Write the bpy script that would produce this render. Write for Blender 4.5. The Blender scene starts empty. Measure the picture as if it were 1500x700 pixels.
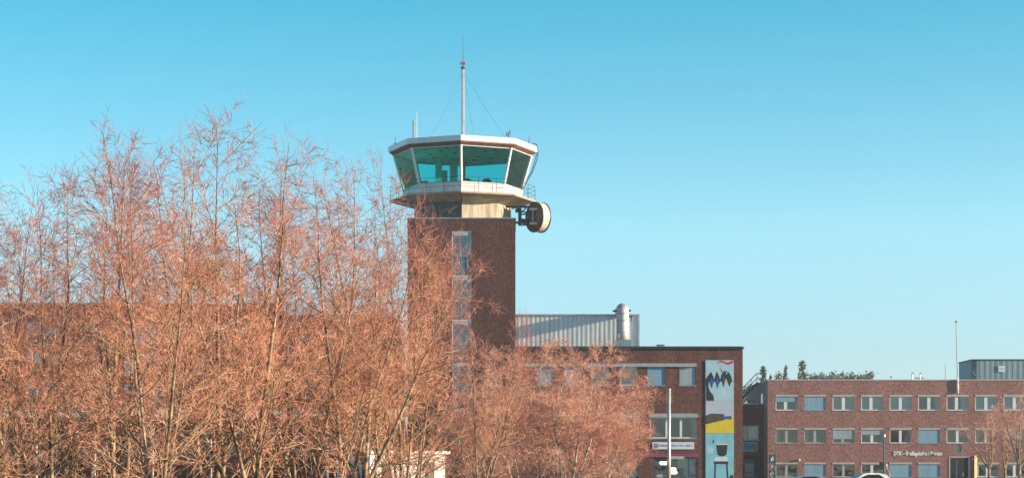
import bpy, math, random
import numpy as np
R = math.radians
HAZE = 0.00038
C = bpy.context.scene.collection
scn = bpy.context.scene
F = 3000.0; HZ = 690.0; CX = 750.0; EYE = 1.7
def PX(px, D): return (px - CX) / F * D
def PZ(py, D): return EYE + (HZ - py) / F * D

# ------------------------------------------------------------------ materials
def nmat(name):
    m = bpy.data.materials.new(name); m.use_nodes = True
    nt = m.node_tree; b = nt.nodes['Principled BSDF']
    return m, nt, b
def N(nt, t, **kw):
    n = nt.nodes.new(t)
    for k, v in kw.items(): setattr(n, k, v)
    return n
def ramp(nt, stops):
    r = N(nt, 'ShaderNodeValToRGB')
    e = r.color_ramp.elements
    while len(e) < len(stops): e.new(0.5)
    for el, (p, c) in zip(e, stops):
        el.position = p; el.color = (*c, 1)
    return r
def plain(name, col, rough=0.6, metal=0.0, var=0.12, scale=3.0, spec=0.5, bump=0.0):
    """base colour broken up by two noises of dirt and fading"""
    m, nt, b = nmat(name); L = nt.links
    tc = N(nt, 'ShaderNodeTexCoord')
    n1 = N(nt, 'ShaderNodeTexNoise'); n1.inputs['Scale'].default_value = scale; n1.inputs['Detail'].default_value = 6
    L.new(tc.outputs['Object'], n1.inputs['Vector'])
    lo = tuple(max(0, c * (1 - var)) for c in col); hi = tuple(min(1, c * (1 + var)) for c in col)
    r = ramp(nt, [(0.3, lo), (0.7, hi)])
    L.new(n1.outputs['Fac'], r.inputs['Fac']); L.new(r.outputs['Color'], b.inputs['Base Color'])
    b.inputs['Roughness'].default_value = rough; b.inputs['Metallic'].default_value = metal
    b.inputs['Specular IOR Level'].default_value = spec
    if bump:
        bp = N(nt, 'ShaderNodeBump'); bp.inputs['Strength'].default_value = bump; bp.inputs['Distance'].default_value = 0.02
        L.new(n1.outputs['Fac'], bp.inputs['Height']); L.new(bp.outputs['Normal'], b.inputs['Normal'])
    return m
def brick(name, c1, c2, mortar, patch=0.35, stain=(0.5, 0.45, 0.42)):
    m, nt, b = nmat(name); L = nt.links
    tc = N(nt, 'ShaderNodeTexCoord'); sp = N(nt, 'ShaderNodeSeparateXYZ'); L.new(tc.outputs['Object'], sp.inputs[0])
    ad = N(nt, 'ShaderNodeMath', operation='ADD'); L.new(sp.outputs[0], ad.inputs[0]); L.new(sp.outputs[1], ad.inputs[1])
    cb = N(nt, 'ShaderNodeCombineXYZ'); L.new(ad.outputs[0], cb.inputs[0]); L.new(sp.outputs[2], cb.inputs[1])
    br = N(nt, 'ShaderNodeTexBrick'); L.new(cb.outputs[0], br.inputs['Vector'])
    br.inputs['Scale'].default_value = 1.0; br.inputs['Brick Width'].default_value = 0.24; br.inputs['Row Height'].default_value = 0.078
    br.inputs['Mortar Size'].default_value = 0.010; br.inputs['Mortar Smooth'].default_value = 0.2; br.inputs['Bias'].default_value = 0.0
    br.inputs['Color1'].default_value = (*c1, 1); br.inputs['Color2'].default_value = (*c2, 1); br.inputs['Mortar'].default_value = (*mortar, 1)
    # bricks that came out of the kiln paler or darker: cells about the size of a few bricks
    mp = N(nt, 'ShaderNodeMapping'); mp.inputs['Scale'].default_value = (7.5, 4.2, 1); L.new(cb.outputs[0], mp.inputs[0])
    wn = N(nt, 'ShaderNodeTexNoise'); wn.inputs['Scale'].default_value = 1.0; wn.inputs['Detail'].default_value = 3; L.new(mp.outputs[0], wn.inputs['Vector'])
    r1 = ramp(nt, [(0.32, (1 - patch,) * 3), (0.5, (1, 1, 1)), (0.68, (1 + patch, 1 + patch * 1.05, 1 + patch * 1.1))])
    L.new(wn.outputs['Fac'], r1.inputs['Fac'])
    mx = N(nt, 'ShaderNodeMix', data_type='RGBA', blend_type='MULTIPLY'); mx.inputs[0].default_value = 1
    L.new(br.outputs['Color'], mx.inputs[6]); L.new(r1.outputs['Color'], mx.inputs[7])
    # big uneven weathering with vertical runs
    mp2 = N(nt, 'ShaderNodeMapping'); mp2.inputs['Scale'].default_value = (0.8, 0.16, 1); L.new(cb.outputs[0], mp2.inputs[0])
    n2 = N(nt, 'ShaderNodeTexNoise'); n2.inputs['Scale'].default_value = 1.0; n2.inputs['Detail'].default_value = 5; L.new(mp2.outputs[0], n2.inputs['Vector'])
    r2 = ramp(nt, [(0.35, stain), (0.62, (1, 1, 1))]); L.new(n2.outputs['Fac'], r2.inputs['Fac'])
    mx2 = N(nt, 'ShaderNodeMix', data_type='RGBA', blend_type='MULTIPLY'); mx2.inputs[0].default_value = 0.55
    L.new(mx.outputs[2], mx2.inputs[6]); L.new(r2.outputs['Color'], mx2.inputs[7])
    L.new(mx2.outputs[2], b.inputs['Base Color']); b.inputs['Roughness'].default_value = 0.85; b.inputs['Specular IOR Level'].default_value = 0.25
    bp = N(nt, 'ShaderNodeBump'); bp.inputs['Strength'].default_value = 0.5; bp.inputs['Distance'].default_value = 0.01; bp.invert = True
    L.new(br.outputs['Fac'], bp.inputs['Height']); L.new(bp.outputs['Normal'], b.inputs['Normal'])
    return m
def streaky(name, col, dark, rough=0.8, metal=0.0, sx=3.0, sz=0.35, lo=0.35, hi=0.65, spec=0.3):
    """rain streaks running down concrete, paint or sheet metal"""
    m, nt, b = nmat(name); L = nt.links
    tc = N(nt, 'ShaderNodeTexCoord'); mp = N(nt, 'ShaderNodeMapping'); mp.inputs['Scale'].default_value = (sx, sx, sz)
    L.new(tc.outputs['Object'], mp.inputs[0])
    n1 = N(nt, 'ShaderNodeTexNoise'); n1.inputs['Scale'].default_value = 1; n1.inputs['Detail'].default_value = 8; n1.inputs['Roughness'].default_value = 0.65
    L.new(mp.outputs[0], n1.inputs['Vector'])
    r = ramp(nt, [(lo, dark), (hi, col)]); L.new(n1.outputs['Fac'], r.inputs['Fac']); L.new(r.outputs['Color'], b.inputs['Base Color'])
    b.inputs['Roughness'].default_value = rough; b.inputs['Metallic'].default_value = metal; b.inputs['Specular IOR Level'].default_value = spec
    return m
def glass(name, tint, refl=0.12, rough=0.02):
    m, nt, b = nmat(name); L = nt.links; nt.nodes.remove(b)
    out = nt.nodes['Material Output']
    tr = N(nt, 'ShaderNodeBsdfTransparent'); tr.inputs[0].default_value = (*tint, 1)
    gl = N(nt, 'ShaderNodeBsdfGlossy'); gl.inputs['Roughness'].default_value = rough; gl.inputs[0].default_value = (0.9, 0.95, 0.95, 1)
    lw = N(nt, 'ShaderNodeFresnel'); lw.inputs['IOR'].default_value = 1.5
    ad = N(nt, 'ShaderNodeMath', operation='ADD'); ad.use_clamp = True; ad.inputs[1].default_value = refl; L.new(lw.outputs[0], ad.inputs[0])
    tc = N(nt, 'ShaderNodeTexCoord'); nz = N(nt, 'ShaderNodeTexNoise'); nz.inputs['Scale'].default_value = 0.9; L.new(tc.outputs['Object'], nz.inputs['Vector'])
    bp = N(nt, 'ShaderNodeBump'); bp.inputs['Strength'].default_value = 0.12; bp.inputs['Distance'].default_value = 0.1
    L.new(nz.outputs['Fac'], bp.inputs['Height']); L.new(bp.outputs['Normal'], gl.inputs['Normal'])
    mx = N(nt, 'ShaderNodeMixShader'); L.new(ad.outputs[0], mx.inputs[0]); L.new(tr.outputs[0], mx.inputs[1]); L.new(gl.outputs[0], mx.inputs[2])
    L.new(mx.outputs[0], out.inputs[0])
    return m
def twigmat(name, lo, hi, scale=0.5, rough=0.7, young=None):
    m, nt, b = nmat(name); L = nt.links
    tc = N(nt, 'ShaderNodeTexCoord'); oi = N(nt, 'ShaderNodeObjectInfo')
    ad = N(nt, 'ShaderNodeVectorMath', operation='ADD'); L.new(tc.outputs['Object'], ad.inputs[0]); L.new(oi.outputs['Location'], ad.inputs[1])
    n1 = N(nt, 'ShaderNodeTexNoise'); n1.inputs['Scale'].default_value = scale; n1.inputs['Detail'].default_value = 4; L.new(ad.outputs[0], n1.inputs['Vector'])
    r = ramp(nt, [(0.36, lo), (0.64, hi)]); L.new(n1.outputs['Fac'], r.inputs['Fac']); col = r.outputs['Color']
    # single shoots differ: fine noise of dark bark, tan and red
    n2 = N(nt, 'ShaderNodeTexNoise'); n2.inputs['Scale'].default_value = 7.0; n2.inputs['Detail'].default_value = 1; L.new(ad.outputs[0], n2.inputs['Vector'])
    r2 = ramp(nt, [(0.34, (0.48, 0.44, 0.46)), (0.5, (1, 1, 1)), (0.66, (1.18, 1.22, 1.2))]); L.new(n2.outputs['Fac'], r2.inputs['Fac'])
    mx = N(nt, 'ShaderNodeMix', data_type='RGBA', blend_type='MULTIPLY'); mx.inputs[0].default_value = 1; L.new(col, mx.inputs[6]); L.new(r2.outputs['Color'], mx.inputs[7]); col = mx.outputs[2]
    if young:  # redder young shoots, with the backlit tone of the crown tops mixed into the colour
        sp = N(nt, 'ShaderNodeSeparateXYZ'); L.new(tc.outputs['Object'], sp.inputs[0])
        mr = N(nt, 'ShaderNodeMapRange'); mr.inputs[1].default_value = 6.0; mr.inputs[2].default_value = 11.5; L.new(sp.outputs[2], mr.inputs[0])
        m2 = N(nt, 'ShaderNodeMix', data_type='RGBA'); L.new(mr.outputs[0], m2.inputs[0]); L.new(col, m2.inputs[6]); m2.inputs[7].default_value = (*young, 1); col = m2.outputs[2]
    L.new(col, b.inputs['Base Color'])
    b.inputs['Roughness'].default_value = rough; b.inputs['Specular IOR Level'].default_value = 0.35
    return m

M = {}
M['brick_tower'] = brick('dark_red_brick', (0.155, 0.058, 0.047), (0.095, 0.038, 0.036), (0.17, 0.12, 0.105), 0.45, (0.60, 0.56, 0.56))
M['brick_mid'] = brick('red_brown_brick', (0.215, 0.080, 0.062), (0.140, 0.054, 0.046), (0.19, 0.13, 0.11), 0.35)
M['brick_right'] = brick('pink_brick', (0.400, 0.166, 0.142), (0.225, 0.092, 0.082), (0.46, 0.37, 0.33), 0.36, (0.72, 0.68, 0.64))
M['brick_term'] = brick('terminal_brick', (0.240, 0.088, 0.066), (0.170, 0.062, 0.052), (0.20, 0.14, 0.12), 0.30)
M['concrete'] = streaky('weathered_concrete', (0.60, 0.52, 0.40), (0.26, 0.22, 0.17), 0.85, sx=2.6, sz=0.4, lo=0.32, hi=0.62)
M['concrete_dark'] = streaky('dark_streaked_concrete', (0.17, 0.19, 0.19), (0.05, 0.075, 0.085), 0.85, sx=2.2, sz=0.5, lo=0.3, hi=0.7)
M['concrete_under'] = streaky('balcony_concrete', (0.56, 0.45, 0.33), (0.36, 0.27, 0.19), 0.9, sx=0.9, sz=0.9)
M['white_wall'] = streaky('white_painted_panel', (0.80, 0.79, 0.77), (0.60, 0.58, 0.55), 0.55, sx=3.5, sz=0.6, lo=0.30, hi=0.5)
M['white_metal'] = plain('white_metal', (0.82, 0.82, 0.81), 0.4, var=0.05)
M['mast_paint'] = plain('weathered_mast_paint', (0.56, 0.56, 0.56), 0.5, var=0.2, scale=4)
M['copper'] = streaky('brown_copper_strip', (0.36, 0.17, 0.11), (0.16, 0.08, 0.06), 0.5, 0.3, sx=4, sz=2)
M['coping'] = plain('grey_metal_coping', (0.42, 0.45, 0.48), 0.35, 0.6, 0.15, 4)
M['dark_metal'] = plain('dark_metal', (0.05, 0.055, 0.06), 0.5, 0.4, 0.3, 6)
M['grey_metal'] = plain('grey_metal', (0.36, 0.38, 0.39), 0.4, 0.7, 0.2, 5)
M['galv'] = plain('galvanised_steel', (0.60, 0.62, 0.62), 0.55, 0.5, 0.18, 1.6)
M['cladding'] = streaky('corrugated_steel', (0.74, 0.78, 0.80), (0.55, 0.60, 0.63), 0.42, 0.45, sx=2.2, sz=0.3)
M['pent'] = streaky('grey_green_cladding', (0.26, 0.38, 0.42), (0.18, 0.28, 0.32), 0.55, 0.1, sx=1.8, sz=0.2)
M['roof_felt'] = plain('roofing_felt', (0.10, 0.10, 0.10), 0.9, var=0.25, scale=1.2)
M['roof_edge'] = plain('dark_green_roof_edge', (0.022, 0.040, 0.040), 0.5, var=0.25, scale=2)
M['frame_white'] = plain('white_window_frame', (0.80, 0.82, 0.83), 0.45, var=0.08, scale=6)
M['frame_grey'] = plain('grey_window_frame', (0.42, 0.42, 0.42), 0.5, var=0.12, scale=6)
M['lintel'] = plain('pale_concrete_lintel', (0.52, 0.47, 0.43), 0.8, var=0.18, scale=5)
M['awning_box'] = plain('grey_awning_box', (0.44, 0.45, 0.47), 0.45, 0.2, 0.12, 4)
M['blind_blue'] = streaky('blue_screen_fabric', (0.25, 0.44, 0.58), (0.19, 0.36, 0.49), 0.8, sx=5, sz=0.3)
M['blind_grey'] = streaky('grey_blind_fabric', (0.40, 0.48, 0.53), (0.30, 0.37, 0.42), 0.8, sx=6, sz=0.3)
M['blind_white'] = plain('white_blind', (0.70, 0.72, 0.72), 0.8, var=0.08)
M['curtain'] = streaky('pale_curtain', (0.80, 0.84, 0.80), (0.60, 0.66, 0.63), 0.9, sx=14, sz=0.2)
M['panel_teal'] = plain('teal_spandrel_glass', (0.045, 0.15, 0.22), 0.25, 0.0, 0.3, 0.8)
M['interior'] = plain('interior_plaster', (0.42, 0.45, 0.43), 0.9, var=0.1)
M['interior_dark'] = plain('interior_furniture', (0.14, 0.16, 0.16), 0.8, var=0.4, scale=1.1)
M['floor_in'] = plain('interior_floor', (0.16, 0.15, 0.14), 0.7, var=0.2)
M['ceil'] = plain('cab_ceiling', (0.84, 0.84, 0.80), 0.9, var=0.12, scale=1.2)
M['glass'] = glass('window_glass', (0.55, 0.72, 0.70), 0.07)
M['glass_coated'] = glass('coated_stair_glass', (0.35, 0.58, 0.66), 0.13)
M['glass_cab'] = glass('teal_cab_glass', (0.13, 0.80, 0.79), 0.01)
M['cab_floor'] = plain('pale_lino', (0.62, 0.62, 0.58), 0.6, var=0.1)
M['black'] = plain('black_plastic', (0.02, 0.022, 0.025), 0.5, var=0.3)
M['red'] = plain('red_beacon_plastic', (0.55, 0.05, 0.06), 0.35, var=0.1)
M['cable'] = plain('black_cable', (0.03, 0.03, 0.035), 0.7)
M['wire'] = plain('steel_wire', (0.20, 0.22, 0.24), 0.5, 0.5)
M['dish_back'] = streaky('dish_back', (0.16, 0.17, 0.16), (0.12, 0.07, 0.05), 0.6, 0.2, sx=0.8, sz=0.9)
M['dish_shroud'] = plain('cream_dish_shroud', (0.74, 0.66, 0.54), 0.55, var=0.10, scale=3)
M['magenta'] = plain('magenta_fascia', (0.30, 0.05, 0.15), 0.5, var=0.15)
M['sign_white'] = plain('sign_white', (0.72, 0.77, 0.84), 0.4, var=0.05)
M['sign_grey'] = plain('sign_grey', (0.45, 0.46, 0.46), 0.5, var=0.1)
M['sign_blue'] = plain('sign_blue', (0.012, 0.085, 0.15), 0.4, var=0.12)
M['ink_blue'] = plain('ink_blue', (0.03, 0.07, 0.20), 0.5)
M['sign_teal'] = plain('sign_teal', (0.045, 0.36, 0.45), 0.4, var=0.08)
M['letters'] = plain('white_letters', (0.88, 0.90, 0.92), 0.4, var=0.04)
M['tan_lit'] = plain('sunlit_wall_and_arm_ochre', (0.62, 0.42, 0.22), 0.8, var=0.15)  # warm sunlit wall tone put into the colour; also the barrier arm's orange
M['m_sky'] = plain('mural_pale_blue', (0.42, 0.66, 0.76), 0.6, var=0.10, scale=1.4)
M['m_lilac'] = plain('mural_lilac_grey', (0.52, 0.58, 0.68), 0.6, var=0.05, scale=1.5)
M['m_yellow'] = plain('mural_yellow', (0.78, 0.62, 0.03), 0.6, var=0.05)
M['m_aqua'] = plain('mural_aqua', (0.24, 0.58, 0.68), 0.6, var=0.14, scale=1.3)
M['m_black'] = plain('mural_black', (0.012, 0.03, 0.036), 0.6)
M['m_blue'] = plain('mural_blue', (0.015, 0.12, 0.33), 0.6)
M['m_red'] = plain('mural_red', (0.60, 0.03, 0.10), 0.6)
M['m_brown'] = plain('mural_brown', (0.085, 0.07, 0.06), 0.6)
M['m_white'] = plain('mural_white', (0.72, 0.76, 0.78), 0.6)
M['car_white'] = plain('white_car_paint', (0.78, 0.79, 0.80), 0.18, 0.0, 0.03)
M['car_silver'] = plain('silver_car_paint', (0.50, 0.53, 0.55), 0.22, 0.6, 0.04)
M['car_glass'] = plain('car_glass', (0.015, 0.018, 0.02), 0.05, 0.0, 0.2)
M['tyre'] = plain('rubber', (0.02, 0.02, 0.02), 0.85)
M['lamp_red'] = plain('tail_light', (0.35, 0.01, 0.01), 0.25)
M['lamp_clear'] = plain('headlight', (0.7, 0.72, 0.72), 0.15)
M['asphalt'] = plain('asphalt', (0.055, 0.055, 0.057), 0.9, var=0.3, scale=1.5, bump=0.2)
M['grass'] = plain('winter_grass', (0.13, 0.11, 0.055), 0.95, var=0.4, scale=0.6, bump=0.4)
M['paving'] = plain('paving', (0.26, 0.25, 0.23), 0.9, var=0.2, scale=2)
M['kerb'] = plain('granite_kerb', (0.34, 0.33, 0.32), 0.85, var=0.2, scale=6)
M['paint'] = plain('road_paint', (0.70, 0.70, 0.68), 0.7, var=0.15, scale=5)
M['bark'] = twigmat('grey_tan_bark', (0.13, 0.09, 0.06), (0.48, 0.33, 0.21), 2.5, 0.85)
M['branch'] = twigmat('orange_brown_branch', (0.42, 0.23, 0.13), (0.86, 0.55, 0.33), 1.6)
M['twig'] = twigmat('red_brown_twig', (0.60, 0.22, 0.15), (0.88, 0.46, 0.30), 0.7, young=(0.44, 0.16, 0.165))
M['birch_bark'] = twigmat('birch_bark', (0.22, 0.17, 0.13), (0.56, 0.48, 0.41), 4.0, 0.8)
M['birch_branch'] = twigmat('birch_branch', (0.36, 0.20, 0.15), (0.70, 0.44, 0.33), 1.2)
M['birch_twig'] = twigmat('birch_twig', (0.66, 0.28, 0.21), (0.90, 0.52, 0.37), 0.5)
M['conifer'] = twigmat('conifer_needles', (0.13, 0.17, 0.14), (0.21, 0.25, 0.20), 1.0, 0.8)
M['pine'] = twigmat('pine_needles', (0.12, 0.155, 0.125), (0.20, 0.235, 0.18), 0.7, 0.8)
M['conifer_bark'] = plain('conifer_bark', (0.10, 0.07, 0.05), 0.9, var=0.3)

# ------------------------------------------------------------------ mesh helpers
class MB:
    def __init__(s): s.v = []; s.f = []; s.m = []
    def face(s, pts, mat=0):
        b = len(s.v); s.v += [tuple(p) for p in pts]; s.f.append(tuple(range(b, b + len(pts)))); s.m.append(mat)
    def box(s, x0, x1, y0, y1, z0, z1, mat=0):
        b = len(s.v)
        s.v += [(x0, y0, z0), (x1, y0, z0), (x1, y1, z0), (x0, y1, z0), (x0, y0, z1), (x1, y0, z1), (x1, y1, z1), (x0, y1, z1)]
        for q in ((3, 2, 1, 0), (4, 5, 6, 7), (0, 1, 5, 4), (1, 2, 6, 5), (2, 3, 7, 6), (3, 0, 4, 7)):
            s.f.append(tuple(b + i for i in q)); s.m.append(mat)
        return s
    def tube(s, pts, r, n=6, mat=0, caps=True):
        pts = [np.array(p, float) for p in pts]
        rs = r if hasattr(r, '__len__') else [r] * len(pts)
        b = len(s.v)
        ref = None
        for i, p in enumerate(pts):
            t = pts[min(i + 1, len(pts) - 1)] - pts[max(i - 1, 0)]; t = t / (np.linalg.norm(t) + 1e-9)
            if ref is None: ref = np.array((0, 0, 1.)) if abs(t[2]) < 0.9 else np.array((1., 0, 0))
            u = np.cross(t, ref); u /= np.linalg.norm(u) + 1e-9; w = np.cross(t, u)
            ref = np.cross(u, t)
            for k in range(n):
                a = 2 * math.pi * k / n
                s.v.append(tuple(p + rs[i] * (math.cos(a) * u + math.sin(a) * w)))
        for i in range(len(pts) - 1):
            for k in range(n):
                k2 = (k + 1) % n
                s.f.append((b + i * n + k, b + (i + 1) * n + k, b + (i + 1) * n + k2, b + i * n + k2)); s.m.append(mat)
        if caps:
            s.f.append(tuple(b + k for k in range(n))); s.m.append(mat)
            e = b + (len(pts) - 1) * n
            s.f.append(tuple(e + k for k in reversed(range(n)))); s.m.append(mat)
        return s
    def ring(s, c, prof, n=8, rot=0.0, mat=0, close=False):
        """polygonal revolve: prof = [(radius, z)]"""
        b = len(s.v)
        for (r, z) in prof:
            for k in range(n):
                a = rot + 2 * math.pi * k / n
                s.v.append((c[0] + r * math.cos(a), c[1] + r * math.sin(a), c[2] + z))
        P = len(prof)
        for i in range(P if close else P - 1):
            j = (i + 1) % P
            for k in range(n):
                k2 = (k + 1) % n
                s.f.append((b + i * n + k, b + i * n + k2, b + j * n + k2, b + j * n + k)); s.m.append(mat)
        return s
    def prism(s, poly, y0, y1, mat=0):
        """poly of (x,z), counter-clockwise seen from -Y; extruded y0 (front) to y1"""
        n = len(poly); b = len(s.v)
        s.v += [(x, y0, z) for x, z in poly] + [(x, y1, z) for x, z in poly]
        s.f.append(tuple(b + i for i in range(n))); s.m.append(mat)
        s.f.append(tuple(b + n + i for i in reversed(range(n)))); s.m.append(mat)
        for i in range(n):
            j = (i + 1) % n
            s.f.append((b + j, b + i, b + n + i, b + n + j)); s.m.append(mat)
        return s
    def build(s, name, mats, parent=None, smooth=False):
        if not isinstance(mats, (list, tuple)): mats = [mats]
        off = np.array(parent_loc(parent)) if parent is not None else np.zeros(3)
        me = bpy.data.meshes.new(name)
        me.from_pydata([tuple(np.array(p) - off) for p in s.v], [], s.f)
        for m in mats: me.materials.append(m)
        if len(mats) > 1: me.polygons.foreach_set('material_index', s.m)
        if smooth: me.polygons.foreach_set('use_smooth', [True] * len(me.polygons))
        me.update()
        o = bpy.data.objects.new(name, me); C.objects.link(o)
        if parent is not None: o.parent = parent
        return o
def parent_loc(o):
    l = np.zeros(3)
    while o is not None: l += np.array(o.location); o = o.parent
    return l
def tag(o, label=None, cat=None, group=None, kind=None):
    if label: o['label'] = label
    if cat: o['category'] = cat
    if group: o['group'] = group
    if kind: o['kind'] = kind
    return o
def thing(name, label, cat, loc=(0, 0, 0), group=None):
    o = bpy.data.objects.new(name, None); C.objects.link(o); o.location = loc; o.empty_display_size = 0.5
    return tag(o, label, cat, group)
def copy_tree(o, parent=None):
    c = o.copy(); C.objects.link(c)
    if parent is not None: c.parent = parent
    for ch in list(o.children): copy_tree(ch, c)
    return c
def text(name, s, size, loc, mat, parent, depth=0.01, xscale=1.0, bold=0.0):
    cu = bpy.data.curves.new(name, 'FONT'); cu.body = s; cu.size = size; cu.extrude = depth; cu.align_x = 'LEFT'; cu.offset = bold
    t = bpy.data.objects.new('lettering_source', cu); C.objects.link(t)
    dg = bpy.context.evaluated_depsgraph_get(); me = bpy.data.meshes.new_from_object(t.evaluated_get(dg))
    bpy.data.objects.remove(t); bpy.data.curves.remove(cu)
    me.name = name; me.materials.clear(); me.materials.append(mat)
    o = bpy.data.objects.new(name, me); C.objects.link(o)
    off = parent_loc(parent) if parent is not None else np.zeros(3)
    o.location = tuple(np.array(loc) - off); o.rotation_euler = (R(90), 0, 0); o.scale = (xscale, 1, 1)
    if parent is not None: o.parent = parent
    return o
def wall_x(mb, x0, x1, z0, z1, y, th, holes=(), mat=0):
    """wall facing -Y with real openings; holes = (x0,x1,z0,z1)"""
    xs = sorted({x0, x1, *[h[0] for h in holes], *[h[1] for h in holes]}); xs = [x for x in xs if x0 <= x <= x1]
    zs = sorted({z0, z1, *[h[2] for h in holes], *[h[3] for h in holes]}); zs = [z for z in zs if z0 <= z <= z1]
    for a, b in zip(xs, xs[1:]):
        for c, d in zip(zs, zs[1:]):
            mx, mz = (a + b) / 2, (c + d) / 2
            if any(h[0] < mx < h[1] and h[2] < mz < h[3] for h in holes): continue
            mb.face([(a, y, c), (b, y, c), (b, y, d), (a, y, d)], mat)
            mb.face([(b, y + th, c), (a, y + th, c), (a, y + th, d), (b, y + th, d)], mat)
    for h in holes:
        a, b, c, d = max(h[0], x0), min(h[1], x1), max(h[2], z0), min(h[3], z1)
        mb.face([(a, y, c), (a, y, d), (a, y + th, d), (a, y + th, c)], mat); mb.face([(b, y, d), (b, y, c), (b, y + th, c), (b, y + th, d)], mat)
        mb.face([(a, y, d), (b, y, d), (b, y + th, d), (a, y + th, d)], mat)
        if c > z0: mb.face([(b, y, c), (a, y, c), (a, y + th, c), (b, y + th, c)], mat)
    mb.face([(x0, y, z1), (x1, y, z1), (x1, y + th, z1), (x0, y + th, z1)], mat)
    mb.face([(x0, y + th, z0), (x0, y, z0), (x0, y, z1), (x0, y + th, z1)], mat); mb.face([(x1, y, z0), (x1, y + th, z0), (x1, y + th, z1), (x1, y, z1)], mat)
def shell(root, x0, x1, y0, y1, z1, bm_, holes, floors, th=0.3, roof=True, z0=-0.1):
    mb = MB(); wall_x(mb, x0, x1, z0, z1, y0, th, holes)
    mb.box(x0, x0 + th, y0 + th, y1, z0, z1); mb.box(x1 - th, x1, y0 + th, y1, z0, z1); mb.box(x0 + th, x1 - th, y1 - th, y1, z0, z1)
    mb.build('wall', bm_, root)
    fl = MB()
    for z in floors: fl.box(x0 + th + 0.003, x1 - th - 0.003, y0 + th + 0.003, y1 - th - 0.003, z - 0.15, z + 0.1)
    if fl.v: fl.build('floor_slab', M['floor_in'], root)
    lin = MB(); lin.box(x0 + th + 0.02, x1 - th - 0.02, y0 + 5.0, y0 + 5.1, 0.15, z1 - 0.55)
    # partition walls between the rooms
    n = max(1, int((x1 - x0) / 5.4))
    for k in range(1, n):
        xx = x0 + (x1 - x0) * k / n
        lin.box(xx - 0.05, xx + 0.05, y0 + th + 0.03, y0 + 4.98, 0.15, z1 - 0.55)
    lin.build('partition', M['interior'], root)
    if roof:
        r = MB(); r.box(x0 + th + 0.002, x1 - th - 0.002, y0 + th + 0.002, y1 - th - 0.002, z1 - 0.45, z1 - 0.2); r.build('roof', M['roof_felt'], root)
rnd = random.Random(4)
def window(root, x0, x1, z0, z1, y, blind=0.0, bmat='blind_blue', posts=(0.5,), fm='frame_white', postw=0.22, lintel=True, curtain=None, sill=True, name='window', fw=0.07, head=0.0, headmat='lintel'):
    """window set 0.1 m back in the wall; one thick centre post; blind covers the upper share"""
    f = MB(); ya, yb = y + 0.09, y + 0.17
    f.box(x0, x1, ya, yb, z1 - fw, z1); f.box(x0, x1, ya, yb, z0, z0 + fw)
    f.box(x0, x0 + fw, ya, yb, z0 + fw, z1 - fw); f.box(x1 - fw, x1, ya, yb, z0 + fw, z1 - fw)
    for p in posts:
        c = x0 + (x1 - x0) * p
        f.box(c - postw / 2, c + postw / 2, ya - 0.01, yb, z0 + fw, z1 - fw)
    w = f.build(name, M[fm], root)
    p = MB(); p.face([(x0 + fw, y + 0.135, z0 + fw), (x1 - fw, y + 0.135, z0 + fw), (x1 - fw, y + 0.135, z1 - fw), (x0 + fw, y + 0.135, z1 - fw)])
    p.build('pane', M['glass'], w)
    if blind > 0:
        b = MB(); b.box(x0 + 0.03, x1 - 0.03, y + 0.05, y + 0.062, z1 - (z1 - z0) * blind, z1 - 0.01)
        b.box(x0 + 0.03, x1 - 0.03, y + 0.045, y + 0.07, z1 - (z1 - z0) * blind - 0.04, z1 - (z1 - z0) * blind)
        b.build('blind', M[bmat], w)
    if curtain:
        b = MB()
        for (a, c) in curtain:
            n = 9
            for k in range(n):
                xa = x0 + (x1 - x0) * (a + (c - a) * k / n); xb = x0 + (x1 - x0) * (a + (c - a) * (k + 1) / n)
                ya_ = y + 0.24 + 0.03 * (k % 2); yb_ = y + 0.24 + 0.03 * ((k + 1) % 2)
                b.face([(xa, ya_, z0 + 0.02), (xb, yb_, z0 + 0.02), (xb, yb_, z1 - 0.02), (xa, ya_, z1 - 0.02)])
        b.build('curtain', M['curtain'], w)
    if sill:
        s = MB(); s.box(x0 - 0.04, x1 + 0.04, y - 0.05, y + 0.088, z0 - 0.06, z0 - 0.003); s.build('sill', M['coping'], w)
    if lintel:
        s = MB(); s.box(x0 - 0.03, x1 + 0.03, y - 0.035, y + 0.04, z1 - 0.02, z1 + 0.14); s.build('lintel', M[headmat], w)
    return w

# ------------------------------------------------------------------ ground
def sheet(name, x0, x1, y0, y1, z, m, kind='structure'):
    b = MB(); b.face([(x0, y0, z), (x1, y0, z), (x1, y1, z), (x0, y1, z)]); return tag(b.build(name, m), kind=kind)
sheet('ground', -3000, 3000, -2000, 4000, 0.0, M['grass'])
sheet('parking_lot', -60, 90, 84, 139, 0.02, M['asphalt'])
sheet('road', -400, 400, 18, 26, 0.02, M['asphalt'])
b = MB()
for k in range(-60, 60): b.box(k * 6 - 1.5, k * 6 + 1.5, 21.94, 22.06, 0.02, 0.028)
tag(b.build('road_marking', M['paint']), kind='structure')
b = MB()
for k in range(18): b.box(8 + k * 2.6, 8.1 + k * 2.6, 118, 123, 0.02, 0.028)
tag(b.build('bay_marking', M['paint']), kind='structure')
b = MB(); b.box(-60, 90, 139, 194, -0.1, 0.12)
tag(b.build('pavement', M['paving']), kind='structure')
b = MB(); b.box(-60, 90, 138.75, 138.995, -0.1, 0.14); tag(b.build('kerb', M['kerb']), kind='structure')

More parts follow.
